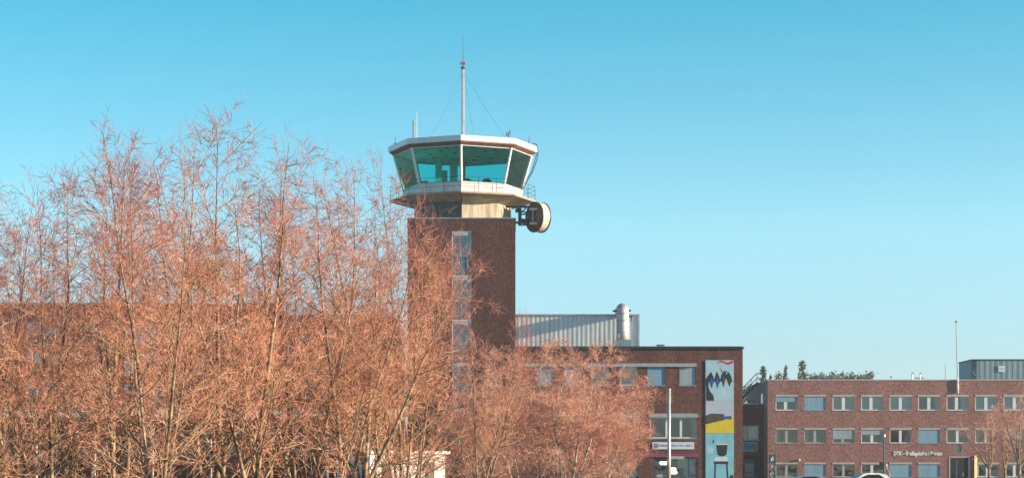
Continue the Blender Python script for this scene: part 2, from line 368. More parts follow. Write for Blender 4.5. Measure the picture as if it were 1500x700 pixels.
# ------------------------------------------------------------------ control tower
TX, TY = -3.8, 158.0; TF = TY - 4.06
tower = thing('control_tower', 'tall dark brick control tower with glazed octagonal cab and white roof rim', 'control tower', (TX, TY, 0))
sx0, sx1 = PX(662, TF), PX(690.5, TF)
zt = PZ(320.5, TF)
segs = []   # glazed stair strip, window and dark spandrel in turn
ys = [338, 374, 403, 441, 468, 503, 532, 569, 597, 634]
for i, (a, c) in enumerate(zip(ys, ys[1:])): segs.append((PZ(c, TF), PZ(a, TF), i % 2 == 0))
sb, st = segs[-1][0], segs[0][1]
mb = MB(); wall_x(mb, TX - 4.06, TX + 4.06, -0.1, zt, TF, 0.4, [(sx0, sx1, sb, st)])
mb.box(TX - 4.06, TX - 3.66, TF + 0.4, TY + 4.06, -0.1, zt); mb.box(TX + 3.66, TX + 4.06, TF + 0.4, TY + 4.06, -0.1, zt)
mb.box(TX - 3.66, TX + 3.66, TY + 3.66, TY + 4.06, -0.1, zt); mb.build('brick_shaft', M['brick_tower'], tower)
mb = MB(); mb.box(TX - 4.1, TX + 4.1, TF - 0.05, TY + 4.1, zt + 0.002, zt + 0.09); mb.build('coping', M['coping'], tower)
mb = MB(); mb.box(TX - 3.6, TX + 3.6, TF + 3.0, TF + 3.1, 0, zt - 0.1); mb.build('stairwell_wall', M['interior'], tower)
for (z0, z1, isw) in segs:
    f = MB(); w_ = 0.06; ya, yb = TF + 0.06, TF + 0.15
    f.box(sx0, sx1, ya, yb, z1 - w_, z1); f.box(sx0, sx0 + w_, ya, yb, z0, z1 - w_); f.box(sx1 - w_, sx1, ya, yb, z0, z1 - w_)
    if isw:
        w = f.build('stair_window', M['frame_white'], tower)
        p = MB(); p.face([(sx0 + w_, TF + 0.11, z0), (sx1 - w_, TF + 0.11, z0), (sx1 - w_, TF + 0.11, z1 - w_), (sx0 + w_, TF + 0.11, z1 - w_)]); p.build('pane', M['glass_coated'], w)
        h = MB(); h.box(sx0 + w_, sx1 - w_, TF + 0.05, TF + 0.09, z1 - 0.36, z1 - 0.061); h.build('blind', M['sign_grey'], w)
        h = MB(); h.box(sx0 + 0.38, sx0 + 0.80, TF + 0.5, TF + 0.55, z0 + 0.05, z0 + 0.75)
        for k in range(4): h.box(sx0 + 0.95, sx1 - 0.12, TF + 0.5, TF + 0.56, z0 + 0.14 + k * 0.22, z0 + 0.22 + k * 0.22)
        h.box(sx0 + 0.1, sx0 + 0.36, TF + 0.5, TF + 0.55, z0 + 0.02, z0 + 0.25)
        h.build('notice_board', M['blind_white'], w)
    else:
        w = f.build('spandrel_frame', M['frame_grey'], tower)
        p = MB(); p.box(sx0 + w_, sx1 - w_, TF + 0.10, TF + 0.13, z0, z1 - w_); p.build('spandrel_panel', M['panel_teal'], w)
        p = MB(); p.box((sx0 + sx1) / 2 - 0.02, (sx0 + sx1) / 2 + 0.02, TF + 0.09, TF + 0.099, z0, z1 - w_)
        p.build('spandrel_bar', M['frame_grey'], w)
ROT = R(-90)        # a corner of the octagon points at the viewer
ctr = (TX, TY, 0)
def zn(py, r): return PZ(py, TY - r)
zu = zn(295, 3.74); ze = zn(281.5, 5.66)
nk = MB().ring(ctr, [(3.74, zt + 0.095), (3.74, zu + 0.05)], 8, ROT)
nk.m = [1 if q in (5, 6, 7) else 0 for q in range(8)]  # left-hand neck faces take the darker streaked concrete
nk.build('neck', [M['concrete'], M['concrete_dark']], tower)
mb = MB().ring(ctr, [(3.70, zu), (5.62, ze - 0.02), (5.66, ze + 0.04), (5.66, ze + 0.12), (3.6, ze + 0.13)], 8, ROT)
mb.build('balcony', M['concrete_under'], tower)
ztop = zn(267.2, 4.58)
mb = MB().ring(ctr, [(4.50, ze + 0.135), (4.58, ze + 0.30), (4.60, ztop - 0.04), (4.66, ztop - 0.03), (4.66, ztop + 0.03), (4.36, ztop + 0.04), (4.36, ze + 0.135)], 8, ROT)
mb.build('cab_parapet', M['white_wall'], tower)
gz0, gz1 = ztop + 0.05, zn(212, 5.3); gr0, gr1 = 4.53, 5.30
def opt(r, k, z, rot=ROT): a = rot + 2 * math.pi * k / 8; return np.array((TX + r * math.cos(a), TY + r * math.sin(a), z))
for k in range(8):
    a0, a1, b1, b0 = opt(gr0, k, gz0), opt(gr0, k + 1, gz0), opt(gr1, k + 1, gz1), opt(gr1, k, gz1)
    p = MB(); p.face([a0, a1, b1, b0]); w = p.build('cab_window', M['glass_cab'], tower)
    f = MB()
    c = (a0 + a1 + b0 + b1) / 4
    e = lambda q: q + (c - q) * 0.022
    f.tube([e(a0), e(a1), e(b1), e(b0), e(a0)], 0.045, 4)
    f.build('cab_window_frame', M['frame_white'], w)
for k in range(8):
    MB().tube([opt(gr0 + 0.02, k, gz0 - 0.02), opt(gr1 + 0.02, k, gz1 + 0.02)], 0.115, 6).build('mullion', M['white_metal'], tower)
zf0, zf1 = zn(205.8, 5.72), zn(197.4, 5.75)
mb = MB().ring(ctr, [(5.20, gz1 + 0.0), (5.40, gz1 + 0.02), (5.66, zf0 - 0.06), (5.66, zf0 - 0.002)], 8, ROT); mb.build('eaves_strip', M['copper'], tower)
mb = MB().ring(ctr, [(5.6, zf0), (5.74, zf0 + 0.01), (5.76, zf1 - 0.05), (5.74, zf1), (5.5, zf1 + 0.01)], 8, ROT); mb.build('roof_rim', M['white_metal'], tower)
mb = MB().ring(ctr, [(5.56, zf1 - 0.04), (0.4, zf1 + 0.12), (0.0, zf1 + 0.12)], 8, ROT); mb.build('cab_roof', M['roof_felt'], tower)
# inside the cab
mb = MB().ring(ctr, [(5.25, gz1 + 0.03), (0.01, gz1 + 0.03)], 8, ROT); mb.build('cab_ceiling', M['ceil'], tower)
for r, a in [(r_, 2 * math.pi * (q + 0.3 * r_) / n_) for r_, n_ in ((1.3, 5), (2.6, 9), (3.9, 13)) for q in range(n_)]:
    MB().ring((TX + r * math.cos(a), TY + r * math.sin(a), gz1), [(0.14, 0.0), (0.14, 0.028), ], 10).ring((TX + r * math.cos(a), TY + r * math.sin(a), gz1), [(0.001, 0.0), (0.14, 0.0)], 10).build('ceiling_speaker', M['black'], tower)
mb = MB().ring(ctr, [(4.3, ze + 0.2), (0.01, ze + 0.2)], 8, ROT); mb.build('cab_floor', M['cab_floor'], tower)
mb = MB().ring(ctr, [(4.2, ztop - 0.06), (4.2, ztop + 0.02), (3.4, ztop + 0.02), (3.4, ztop - 0.06)], 8, ROT, close=True); mb.build('console_desk', M['cab_floor'], tower)
for (dx, dy, w_) in ((-1.9, 1.4, 0.26), (-0.75, 1.9, 0.30)):
    mb = MB(); mb.box(TX + dx - w_, TX + dx + w_, TY + dy - 0.2, TY + dy + 0.2, ze + 0.2, gz1 + 0.02); mb.build('cab_column', M['cab_floor'], tower)
for (px, D, w_, h_) in ((651, 154.6, 0.45, 0.95), (622, 155.6, 0.55, 0.30), (696, 155.2, 0.8, 0.26)):
    mb = MB(); x = PX(px, D)
    mb.box(x - w_ / 2, x + w_ / 2, D, D + 0.08, ztop + 0.12, ztop + 0.12 + h_); mb.box(x - 0.05, x + 0.05, D + 0.08, D + 0.15, ztop + 0.021, ztop + 0.3)
    mb.build('monitor', M['blind_white'], tower)
for px in (684.5, 713):
    D = 155.6; x = PX(px, D)
    mb = MB(); mb.prism([(x + 0.36 * math.cos(t), ztop + 0.36 + (0.24 if math.sin(t) > 0 else 0.20) * math.sin(t)) for t in [2 * math.pi * q / 14 for q in range(14)]], D - 0.1, D + 0.06); mb.box(x - 0.04, x + 0.04, D, D + 0.08, ze + 0.4, ztop + 0.12)
    mb.box(x - 0.3, x + 0.3, D + 0.02, D + 0.5, ztop - 0.55, ztop - 0.45); mb.build('controller_chair', M['black'], tower)
# balcony railing
rl = MB()
for k in range(8):
    A, Bp = opt(5.58, k, ze + 0.12), opt(5.58, k + 1, ze + 0.12)
    for h in (0.40, 0.74, 1.08): rl.tube([A + (0, 0, h), Bp + (0, 0, h)], 0.015, 5)
    for j in range(3):
        q = A + (Bp - A) * j / 3; rl.tube([q, q + np.array((0, 0, 1.08))], 0.017, 5)
rl.build('railing', M['dark_metal'], tower)
# conductor down the front corner of the neck
MB().tube([opt(3.77, 0, zt + 0.1), opt(3.77, 0, zu)], 0.03, 5).build('downpipe', M['dark_metal'], tower)
MB().tube([opt(5.60, 0, ze - 0.02), opt(3.77, 0, zu - 0.01)], 0.03, 5).build('drain_pipe', M['dark_metal'], tower)

# mast and aerials on the cab roof
zr = zf1 + 0.1
mast = thing('antenna_mast', 'tall white guyed antenna mast on the tower cab roof with red lamp', 'antenna mast', (TX + 0.02, TY, zr))
mx_ = TX + 0.02; zm = PZ(92, TY)
mb = MB()
for k in range(3):
    a = 2 * math.pi * k / 3 + 0.4
    mb.tube([(mx_ + 0.11 * math.cos(a), TY + 0.11 * math.sin(a), zr), (mx_ + 0.08 * math.cos(a), TY + 0.08 * math.sin(a), zm - 0.3)], 0.032, 5)
nz = 18
for i in range(nz):
    z0 = zr + (zm - 0.4 - zr) * i / nz; z1 = zr + (zm - 0.4 - zr) * (i + 1) / nz
    for k in range(3):
        a = 2 * math.pi * (k + i % 2) / 3 + 0.4; a2 = 2 * math.pi * (k + 1 + i % 2) / 3 + 0.4
        mb.tube([(mx_ + 0.10 * math.cos(a), TY + 0.10 * math.sin(a), z0), (mx_ + 0.10 * math.cos(a2), TY + 0.10 * math.sin(a2), z1)], 0.02, 4)
        mb.tube([(mx_ + 0.10 * math.cos(a), TY + 0.10 * math.sin(a), z1), (mx_ + 0.10 * math.cos(a2), TY + 0.10 * math.sin(a2), z1)], 0.022, 4)
mb.build('lattice', M['mast_paint'], mast)
for i in range(nz):
    z0 = zr + (zm - 0.4 - zr) * i / nz
    MB().box(mx_ - 0.15, mx_ - 0.08, TY - 0.15, TY - 0.07, z0, z0 + 0.06).build('rung', M['grey_metal'], mast)
MB().ring((mx_, TY, zm - 0.5), [(0.01, 0), (0.16, 0.0), (0.16, 0.12), (0.08, 0.2), (0.01, 0.2)], 8).build('collar', M['dark_metal'], mast)
for dx in (-0.13, 0.13):
    MB().ring((mx_ + dx, TY - 0.05, zm - 0.16), [(0.01, -0.02), (0.07, 0.0), (0.08, 0.12), (0.06, 0.2), (0.01, 0.23)], 10).build('beacon', M['red'], mast, True)
MB().tube([(mx_, TY, zm - 0.4), (mx_, TY, zm + 0.5), (mx_, TY, PZ(52, TY))], [0.05, 0.032, 0.014], 6).build('whip', M['dark_metal'], mast)
for (px, py, D) in ((627, 195, 155.5), (745, 197, 155.5), (700, 195, 162.5)):
    ex = PX(px, D); zz = zr - 0.1
    MB().tube([(mx_ + (0.1 if ex > mx_ else -0.1), TY, PZ(108, TY)), ((mx_ + ex) / 2, (TY + D) / 2, (PZ(108, TY) + zz) / 2 - 0.12), (ex, D, zz)], 0.009, 4).build('guy_wire', M['wire'], mast)
pts = [(mx_ + 0.12, TY - 0.1, zr + 0.8), (mx_ + 0.25, TY - 1.5, zr + 0.3), (mx_ + 0.7, TY - 3.6, zr + 0.12), (mx_ + 1.6, TY - 4.2, zr + 0.03)]
MB().tube(pts, 0.03, 5).build('feed_cable', M['cable'], mast)
a1 = thing('roof_aerial', 'thick grey rod aerial left of the mast on the cab roof', 'aerial', (PX(606, TY - 2), TY - 2, zf1))
x = PX(606, TY - 2); MB().tube([(x, TY - 2, zf1), (x, TY - 2, PZ(177, TY - 2))], 0.085, 8).build('rod', M['grey_metal'], a1)
MB().box(x - 0.12, x + 0.12, TY - 2.12, TY - 1.88, zf1 - 0.02, zf1 + 0.16).build('foot', M['dark_metal'], a1)
a1 = thing('whip_aerial', 'very thin pale whip aerial beside the thick rod on the cab roof', 'aerial', (PX(610.5, TY - 1.5), TY - 1.5, zf1))
x = PX(610.5, TY - 1.5); MB().tube([(x, TY - 1.5, zf1), (x, TY - 1.5, PZ(164, TY - 1.5))], [0.03, 0.018], 6).build('rod', M['white_metal'], a1)
MB().ring((x, TY - 1.5, zf1), [(0.1, 0), (0.1, 0.3), (0.02, 0.42)], 8).build('foot', M['dark_metal'], a1)
for (px, r_, y0_, lab) in ((579, 1.0, 201, 'short dark stub aerial at the left end of the cab roof'), (775, 1.0, 200, 'short dark stub aerial at the right end of the cab roof')):
    D = TY - r_; x = PX(px, D); a1 = thing('stub_aerial', lab, 'aerial', (x, D, zf1 - 0.05), 'stub aerials on the cab roof')
    MB().tube([(x, D, zf1 - 0.05), (x, D, PZ(y0_, D))], 0.03, 6).build('rod', M['dark_metal'], a1)
    MB().ring((x, D, zf1 - 0.05), [(0.09, 0), (0.09, 0.16), (0.03, 0.2)], 8).build('foot', M['dark_metal'], a1)
D = TY - 3.4; x = PX(745, D); zb = zf1
a1 = thing('wind_sensor', 'small dark weather sensor on a stub pole at the right of the cab roof', 'weather sensor', (x, D, zb))
MB().tube([(x, D, zb), (x, D, zb + 0.55)], 0.05, 6).build('pole', M['dark_metal'], a1)
mb = MB(); mb.tube([(x - 0.16, D, zb + 0.38), (x + 0.16, D, zb + 0.38)], 0.03, 5); mb.box(x - 0.2, x - 0.1, D - 0.08, D + 0.08, zb + 0.3, zb + 0.55); mb.box(x + 0.03, x + 0.13, D - 0.07, D + 0.07, zb + 0.5, zb + 0.72)
mb.build('sensor_head', M['grey_metal'], a1)
pts = [(PX(px, D_), D_, PZ(py, D_)) for px, py, D_ in ((780, 210, 157), (786, 212, 157), (788.5, 222, 157), (786, 236, 156.8), (780, 252, 156.5), (772, 266, 156), (766, 278, 156))]
c_ = thing('hanging_cable', 'black cable looping from the right end of the cab roof down to the balcony', 'cable', pts[-1])
mb = MB().tube(pts, 0.035, 5); mb.tube([(p[0] - 0.1 - 0.05 * (i % 2), p[1], p[2] - 0.05) for i, p in enumerate(pts[2:])], 0.025, 5); mb.build('cable', M['cable'], c_, True)

# drum dish on its bracket
D0 = 156.6; dc = np.array((PX(782.5, D0), D0, PZ(318, D0)))
dish = thing('dish_antenna', 'round drum dish antenna with cream rim bracketed to the tower side', 'dish antenna', tuple(dc))
ax = np.array((0.80, 0.58, 0.0)); ax /= np.linalg.norm(ax); up = np.array((0, 0, 1.)); sd = np.cross(up, ax)
def lathe(prof, n, c=dc, mat=0):
    m = MB(); b_ = 0
    for (r, t) in prof:
        for k in range(n):
            a = 2 * math.pi * k / n; m.v.append(tuple(c + ax * t + r * (math.cos(a) * sd + math.sin(a) * up)))
    for i in range(len(prof) - 1):
        for k in range(n):
            k2 = (k + 1) % n; m.f.append((i * n + k, i * n + k2, (i + 1) * n + k2, (i + 1) * n + k)); m.m.append(0)
    return m
rd = 1.10
lathe([(0.01, -0.12), (0.45, -0.10), (0.9, -0.02), (rd, 0.10)], 28).build('reflector_back', M['dish_back'], dish, True)
lathe([(rd + 0.02, 0.02), (rd + 0.03, 0.10), (rd + 0.03, 0.68)], 28).build('shroud', M['dish_shroud'], dish, True)
lathe([(rd + 0.03, 0.69), (rd + 0.07, 0.69), (rd + 0.07, 0.76), (0.9, 0.82), (0.01, 0.86)], 28).build('radome', M['dark_metal'], dish)
lathe([(rd + 0.03, 0.0), (rd + 0.07, 0.0), (rd + 0.07, 0.05), (rd + 0.025, 0.06)], 28).build('rear_rim', M['dark_metal'], dish)
for s in (0.78, -0.72):
    q = dc - ax * 0.16 + up * s * 0.72
    MB().tube([q - sd * 0.1 + np.array((-0.28, -0.15, 0)), q - sd * 0.1 + np.array((0.32, -0.15, 0))], 0.10, 8).build('strut_tube', M['dish_shroud'], dish)
MB().box(dc[0] - 0.16, dc[0] - 0.06, dc[1] - 0.42, dc[1] - 0.3, dc[2] - 0.38, dc[2] + 0.42).build('mount_bar', M['grey_metal'], dish)
bx = TX + 4.06
fr = MB(); xb = PX(761.5, D0)
fr.box(xb - 0.13, xb + 0.13, D0 - 0.13, D0 + 0.13, PZ(330, D0), PZ(301, D0))
for py in (303, 326): fr.tube([(bx - 0.3 if py > 320 else TX + 3.3, D0, PZ(py, D0)), (dc[0] - 0.35, D0 - 0.05, PZ(py, D0))], 0.09, 6)
fr.tube([(xb, D0, PZ(309, D0)), (dc[0] - 0.1, D0 - 0.1, PZ(314, D0))], 0.06, 6); fr.tube([(xb, D0, PZ(321, D0)), (dc[0] - 0.1, D0 - 0.1, PZ(324, D0))], 0.08, 6)
fr.tube([(xb, D0, PZ(314, D0)), (dc[0] - 0.15, D0 - 0.1, PZ(313.5, D0))], 0.06, 6)
fr.tube([(xb, D0, PZ(313, D0)), (dc[0] - 0.5, D0 - 0.1, PZ(303, D0))], 0.05, 6); fr.tube([(xb - 0.2, D0 - 0.2, PZ(326, D0)), (xb + 0.0, D0 - 0.2, PZ(330.5, D0)), (dc[0] - 0.5, D0 - 0.2, PZ(330, D0))], 0.05, 6)
for (px, py, s) in ((759, 304, 0.16), (764, 325, 0.18), (769, 326, 0.16), (757, 309, 0.12)): x = PX(px, D0); z = PZ(py, D0); fr.box(x - s, x + s, D0 - 0.22, D0 + 0.2, z - s * 0.8, z + s * 0.8)
fr.build('bracket', M['dark_metal'], dish)
MB().tube([(PX(746, D0), D0 - 0.6, PZ(306, D0)), (PX(748, D0), D0 - 0.6, PZ(310, D0)), (PX(747.6, D0), D0 - 0.6, PZ(319, D0))], 0.06, 6).build('waveguide', M['dark_metal'], dish)

# ------------------------------------------------------------------ middle building
DM = 143.0; mx0, mx1 = 0.275, PX(1088, DM); zM = PZ(510.5, DM)
mid = thing('brick_building', 'red brown brick building with dark flat roof edge and tall painted mural', 'building', ((mx0 + mx1) / 2, DM, 0))
holes = []; wins = []
for (a, c) in ((908, 934), (948, 974.5), (995, 1019), (866, 892), (826, 852), (786, 812)):
    h = (PX(a, DM), PX(c, DM), PZ(564, DM), PZ(537, DM)); holes.append(h); wins.append(('top', h))
for (a, c) in ((952, 1020.5), (868, 936), (784, 852)):
    h = (PX(a, DM), PX(c, DM), PZ(641.5, DM), PZ(611, DM)); holes.append(h); wins.append(('mid', h))
for (a, c) in ((958, 1022), (868, 936), (784, 852)):
    h = (PX(a, DM), PX(c, DM), PZ(713, DM), PZ(669.5, DM)); holes.append(h); wins.append(('low', h))
shell(mid, mx0, mx1, DM, DM + 30, zM, M['brick_mid'], holes, (0.1, PZ(656, DM), PZ(586, DM)), 0.35)
for i, (k, h) in enumerate(wins):
    if k == 'top':
        if i % 3 == 0: w = window(mid, *h, DM, 0, posts=(), fm='frame_white', lintel=False, curtain=[(0.05, 0.95)], fw=0.06)
        elif i % 3 == 1: w = window(mid, *h, DM, 0.95, 'blind_blue', posts=(), fm='frame_white', lintel=False, fw=0.06)
        else: w = window(mid, *h, DM, 0.92, 'blind_grey', posts=(), fm='frame_white', lintel=False, fw=0.06)
    elif k == 'mid':
        w = window(mid, *h, DM, 0, posts=(0.36, 0.665), fm='frame_white', postw=0.16, lintel=False, curtain=[(0.90, 1.0)] if i == 6 else [(0.02, 0.3)], fw=0.08)
        s = MB(); s.box(h[0] - 0.1, h[1] + 0.1, DM - 0.16, DM + 0.05, h[3] + 0.003, h[3] + 0.27); s.build('awning_box', M['awning_box'], w)
    else:
        w = window(mid, *h, DM, 0, posts=(0.35, 0.8), fm='sign_blue', postw=0.07, lintel=False, curtain=[(0.55, 0.95)], fw=0.06)
mb = MB(); mb.box(PX(760, DM), PX(1020, DM), DM - 0.14, DM + 0.04, PZ(537, DM) + 0.003, PZ(532, DM)); mb.build('awning_box', M['awning_box'], mid)
mb = MB(); mb.box(PX(770, DM), PX(1023, DM), DM - 0.07, DM - 0.003, PZ(669, DM), PZ(664.5, DM)); mb.build('shop_fascia', M['magenta'], mid)
mb = MB(); mb.box(mx0 + 0.03, mx1 + 0.08, DM - 0.14, DM + 30.1, zM + 0.002, PZ(508, DM)); mb.box(mx0 + 0.03, mx1 - 0.06, DM - 0.08, DM + 30.05, PZ(508, DM), PZ(507, DM)); mb.build('roof_edge', M['roof_edge'], mid)
mb = MB(); mb.box(PX(963, DM + 4), PX(973, DM + 4), DM + 4, DM + 4.6, zM + 0.1, PZ(505, DM + 4)); mb.box(PX(962, DM + 4), PX(974, DM + 4), DM + 3.9, DM + 4.7, PZ(505, DM + 4), PZ(504.3, DM + 4))
tag(mb.build('roof_vent', M['coping']), 'low grey vent cap on the flat roof of the mural building', 'roof vent')
# mural
mp_ = thing('mural', 'tall painted mural of three panels in pale blue, yellow and black', 'mural', (PX(1054, DM), DM, PZ(706, DM)))
mxa, mxb = PX(1033.5, DM), PX(1074.8, DM)
def mpt(u, py): return (mxa + (mxb - mxa) * u, PZ(py, DM))
def shape(mb, pts, mat, lift): mb.prism([mpt(u, p) for u, p in pts][::-1] if area([mpt(u, p) for u, p in pts]) < 0 else [mpt(u, p) for u, p in pts], DM - 0.05 - lift, DM - 0.046, mat)
def area(p): return sum(p[i][0] * p[(i + 1) % len(p)][1] - p[(i + 1) % len(p)][0] * p[i][1] for i in range(len(p))) / 2
mm = [M['m_sky'], M['m_black'], M['m_blue'], M['m_red'], M['m_yellow'], M['m_white'], M['m_lilac'], M['m_brown'], M['m_aqua']]
mb = MB(); mb.box(mxa, mxb, DM - 0.05, DM - 0.004, PZ(586.7, DM), PZ(527.3, DM), 0)
shape(mb, [(0.0, 556), (0.05, 552), (0.20, 544), (0.27, 551), (0.31, 556), (0.35, 549), (0.40, 543.5), (0.47, 550), (0.52, 556), (0.56, 549), (0.63, 543.5), (0.75, 543), (0.85, 546), (0.92, 553), (0.94, 557), (0.90, 560), (0.85, 566), (0.77, 558), (0.72, 553), (0.66, 562), (0.63, 567), (0.58, 559), (0.52, 558), (0.46, 563), (0.42, 569), (0.36, 560), (0.30, 558), (0.26, 563), (0.22, 569), (0.16, 562), (0.12, 558), (0.10, 566), (0.16, 573), (0.28, 579), (0.30, 586.4), (0.02, 586.4), (0.02, 570)], 1, 0.004)
shape(mb, [(0.16, 558), (0.21, 553), (0.27, 557), (0.25, 564), (0.22, 568.5), (0.18, 563)], 2, 0.008)
shape(mb, [(0.36, 558), (0.41, 552), (0.46, 557), (0.45, 563), (0.42, 568), (0.38, 562)], 2, 0.008)
shape(mb, [(0.60, 556), (0.64, 549), (0.655, 556), (0.635, 563)], 2, 0.008)
shape(mb, [(0.68, 557), (0.73, 556), (0.74, 562), (0.68, 567)], 4, 0.004)
shape(mb, [(0.72, 545), (0.78, 543.5), (0.74, 549)], 5, 0.008)
shape(mb, [(0.40, 533), (0.48, 528), (0.58, 527.6), (0.76, 531), (0.90, 529), (0.99, 527.6), (0.99, 531), (0.80, 534.5), (0.62, 531), (0.50, 530)], 3, 0.005)
shape(mb, [(0.53, 539), (0.62, 544.5), (0.58, 545)], 3, 0.010)
shape(mb, [(0.92, 557.2), (1.0, 557.6), (1.0, 558.4), (0.92, 558.2)], 1, 0.008)
mb.build('upper_panel', mm, mp_)
mb = MB(); mb.box(mxa + 0.005, mxb - 0.005, DM - 0.05, DM - 0.004, PZ(633.8, DM), PZ(586.9, DM), 6)
shape(mb, [(0.0, 620.5), (1.0, 611), (1.0, 633.6), (0.0, 633.6)], 4, 0.004)
shape(mb, [(0.05, 606), (0.2, 602), (0.45, 605.5), (0.3, 608), (0.05, 609)], 0, 0.003)
shape(mb, [(0.0, 608.2), (0.2, 605), (0.65, 606), (0.68, 614.5), (0.0, 621)], 7, 0.008)
shape(mb, [(0.34, 610.5), (0.92, 608.6), (0.92, 614), (0.66, 612.8)], 2, 0.012)
mb.build('middle_panel', mm, mp_)
mb = MB(); mb.box(mxa, mxb, DM - 0.05, DM - 0.004, PZ(706, DM), PZ(634, DM), 8)
shape(mb, [(0.06, 652), (0.28, 656), (0.28, 664), (0.06, 662)], 0, 0.003)
shape(mb, [(0.24, 646), (0.30, 642.5), (0.30, 648), (0.26, 648.5)], 1, 0.004)
shape(mb, [(0.38, 651), (0.78, 651), (0.74, 665), (0.65, 667.5), (0.50, 667.5), (0.42, 665)], 1, 0.005)
shape(mb, [(0.38, 649.6), (0.80, 649.6), (0.80, 651), (0.38, 651)], 5, 0.004)
shape(mb, [(0.33, 669), (0.75, 669), (0.80, 675), (0.30, 675)], 5, 0.004)
shape(mb, [(0.30, 675), (0.80, 675), (0.80, 679), (0.72, 679), (0.38, 679), (0.30, 679)], 1, 0.006)
shape(mb, [(0.32, 679), (0.37, 679), (0.35, 706), (0.30, 706)], 1, 0.006); shape(mb, [(0.73, 679), (0.78, 679), (0.82, 706), (0.77, 706)], 1, 0.006)
shape(mb, [(0.85, 696), (0.98, 695), (0.98, 703), (0.85, 703)], 1, 0.004)
mb.build('lower_panel', mm, mp_)
# white sign with a round emblem and one line of small lettering, too soft to read
sg = thing('wall_sign', 'long white wall sign with a round blue emblem above the magenta strip', 'sign', (PX(986, DM), DM, PZ(657, DM)))
mb = MB(); mb.box(PX(955.5, DM), PX(1016.5, DM), DM - 0.08, DM - 0.003, PZ(657.5, DM), PZ(647, DM)); mb.build('board', M['sign_white'], sg)
mb = MB(); cx_, cz_ = PX(960.8, DM), PZ(652.2, DM)
for k in range(16):
    a, a2 = 2 * math.pi * k / 16, 2 * math.pi * (k + 1) / 16
    p = lambda r, t: (cx_ + r * math.cos(t), DM - 0.085, cz_ + r * math.sin(t))
    mb.face([p(0.10, a), p(0.16, a), p(0.16, a2), p(0.10, a2)])
mb.face([(cx_ - 0.06, DM - 0.085, cz_ - 0.06), (cx_ + 0.06, DM - 0.085, cz_ - 0.06), (cx_, DM - 0.085, cz_ + 0.07)])
mb.build('emblem', M['ink_blue'], sg)
mb = MB(); x = PX(965.5, DM); r_ = random.Random(3)
while x < PX(1013.5, DM):
    w_ = r_.choice((0.04, 0.05, 0.06)); h_ = r_.choice((0.11, 0.11, 0.15))
    mb.box(x, x + w_ * 0.35, DM - 0.086, DM - 0.081, cz_ - 0.06, cz_ - 0.06 + h_); mb.box(x + w_ * 0.35, x + w_, DM - 0.086, DM - 0.081, cz_ - 0.06 + 0.07 * r_.random(), cz_ - 0.03 + 0.08 * r_.random())
    x += w_ + (0.028 if r_.random() > 0.12 else 0.10)
mb.build('lettering', M['ink_blue'], sg)

# shed and duct on the roof
def corrugated(mb, x0, x1, y, z0, z1, pitch=0.42, depth=0.07):
    x = x0; prof = []
    while x < x1:
        prof += [(x, y), (x + pitch * 0.42, y), (x + pitch * 0.5, y - depth), (x + pitch * 0.86, y - depth)]; x += pitch
    prof = [p for p in prof if p[0] < x1] + [(x1, y)]
    for a, c in zip(prof, prof[1:]): mb.face([(a[0], a[1], z0), (c[0], c[1], z0), (c[0], c[1], z1), (a[0], a[1], z1)])
DS = 161.0; sx0_, sx1_ = 0.275, PX(936, DS); zs1 = PZ(461, DS); zs0 = zM - 0.15
shed = thing('rooftop_shed', 'long pale corrugated metal shed on the roof beside the tower', 'shed', ((sx0_ + sx1_) / 2, DS, zs0))
mb = MB(); corrugated(mb, sx0_, sx1_, DS, zs0, zs1, 0.36, 0.013); mb.box(sx0_, sx1_, DS + 0.01, DS + 8, zs0, zs1 - 0.02); mb.build('cladding', M['cladding'], shed)
mb = MB(); mb.box(sx0_, sx1_ + 0.04, DS - 0.12, DS + 8.05, zs1 - 0.06, zs1 + 0.05); mb.build('eaves_trim', M['coping'], shed)
mb = MB(); mb.box(sx1_ - 0.06, sx1_ + 0.05, DS - 0.09, DS + 0.05, zs0, zs1 - 0.062); mb.build('corner_trim', M['galv'], shed)
DD = 158.5; xd = PX(912, DD); rr = 0.485
duct = thing('ventilation_duct', 'fat round galvanised ventilation duct with a domed elbow in front of the shed', 'duct', (xd, DD, zs0))
zc = PZ(458, DD)
pts = [(xd, DD, PZ(499, DD)), (xd, DD, PZ(486, DD)), (xd, DD, PZ(470, DD)), (xd, DD, zc)]
for k in range(1, 8):
    a = math.pi / 2 * k / 7; pts.append((xd, DD + 0.62 * (1 - math.cos(a)), zc + 0.30 * math.sin(a)))
pts += [(xd, DD + 2.6, zc + 0.30)]
MB().tube(pts, rr, 20).build('pipe', M['galv'], duct, True)
for py in (487, 470, 459.5):
    MB().ring((xd, DD, PZ(py, DD)), [(rr + 0.002, -0.03), (rr + 0.018, -0.02), (rr + 0.018, 0.02), (rr + 0.002, 0.03)], 20).build('flange', M['grey_metal'], duct, True)
mb = MB(); mb.box(PX(901, DD), PX(924, DD), DD - 0.6, DD + 0.6, zs0, PZ(498, DD)); mb.build('plinth_box', M['pent'], duct)
mb = MB(); mb.box(PX(899, DD), PX(901, DD), DD - 0.6, DD + 0.6, zs0, PZ(491, DD)); mb.build('side_plate', M['galv'], duct)
mb = MB()
for (px, py) in ((901, 455.5), (921, 455)): x = PX(px, DD); z = PZ(py, DD); mb.box(x - 0.18, x + 0.16, DD - 0.1, DD + 0.1, z - 0.06, z + 0.08)
mb.tube([(PX(922, DD), DD, PZ(464, DD)), (PX(926, DD), DD, PZ(463, DD)), (PX(924, DD), DD, PZ(470, DD))], 0.09, 6); mb.build('bracket', M['dark_metal'], duct)

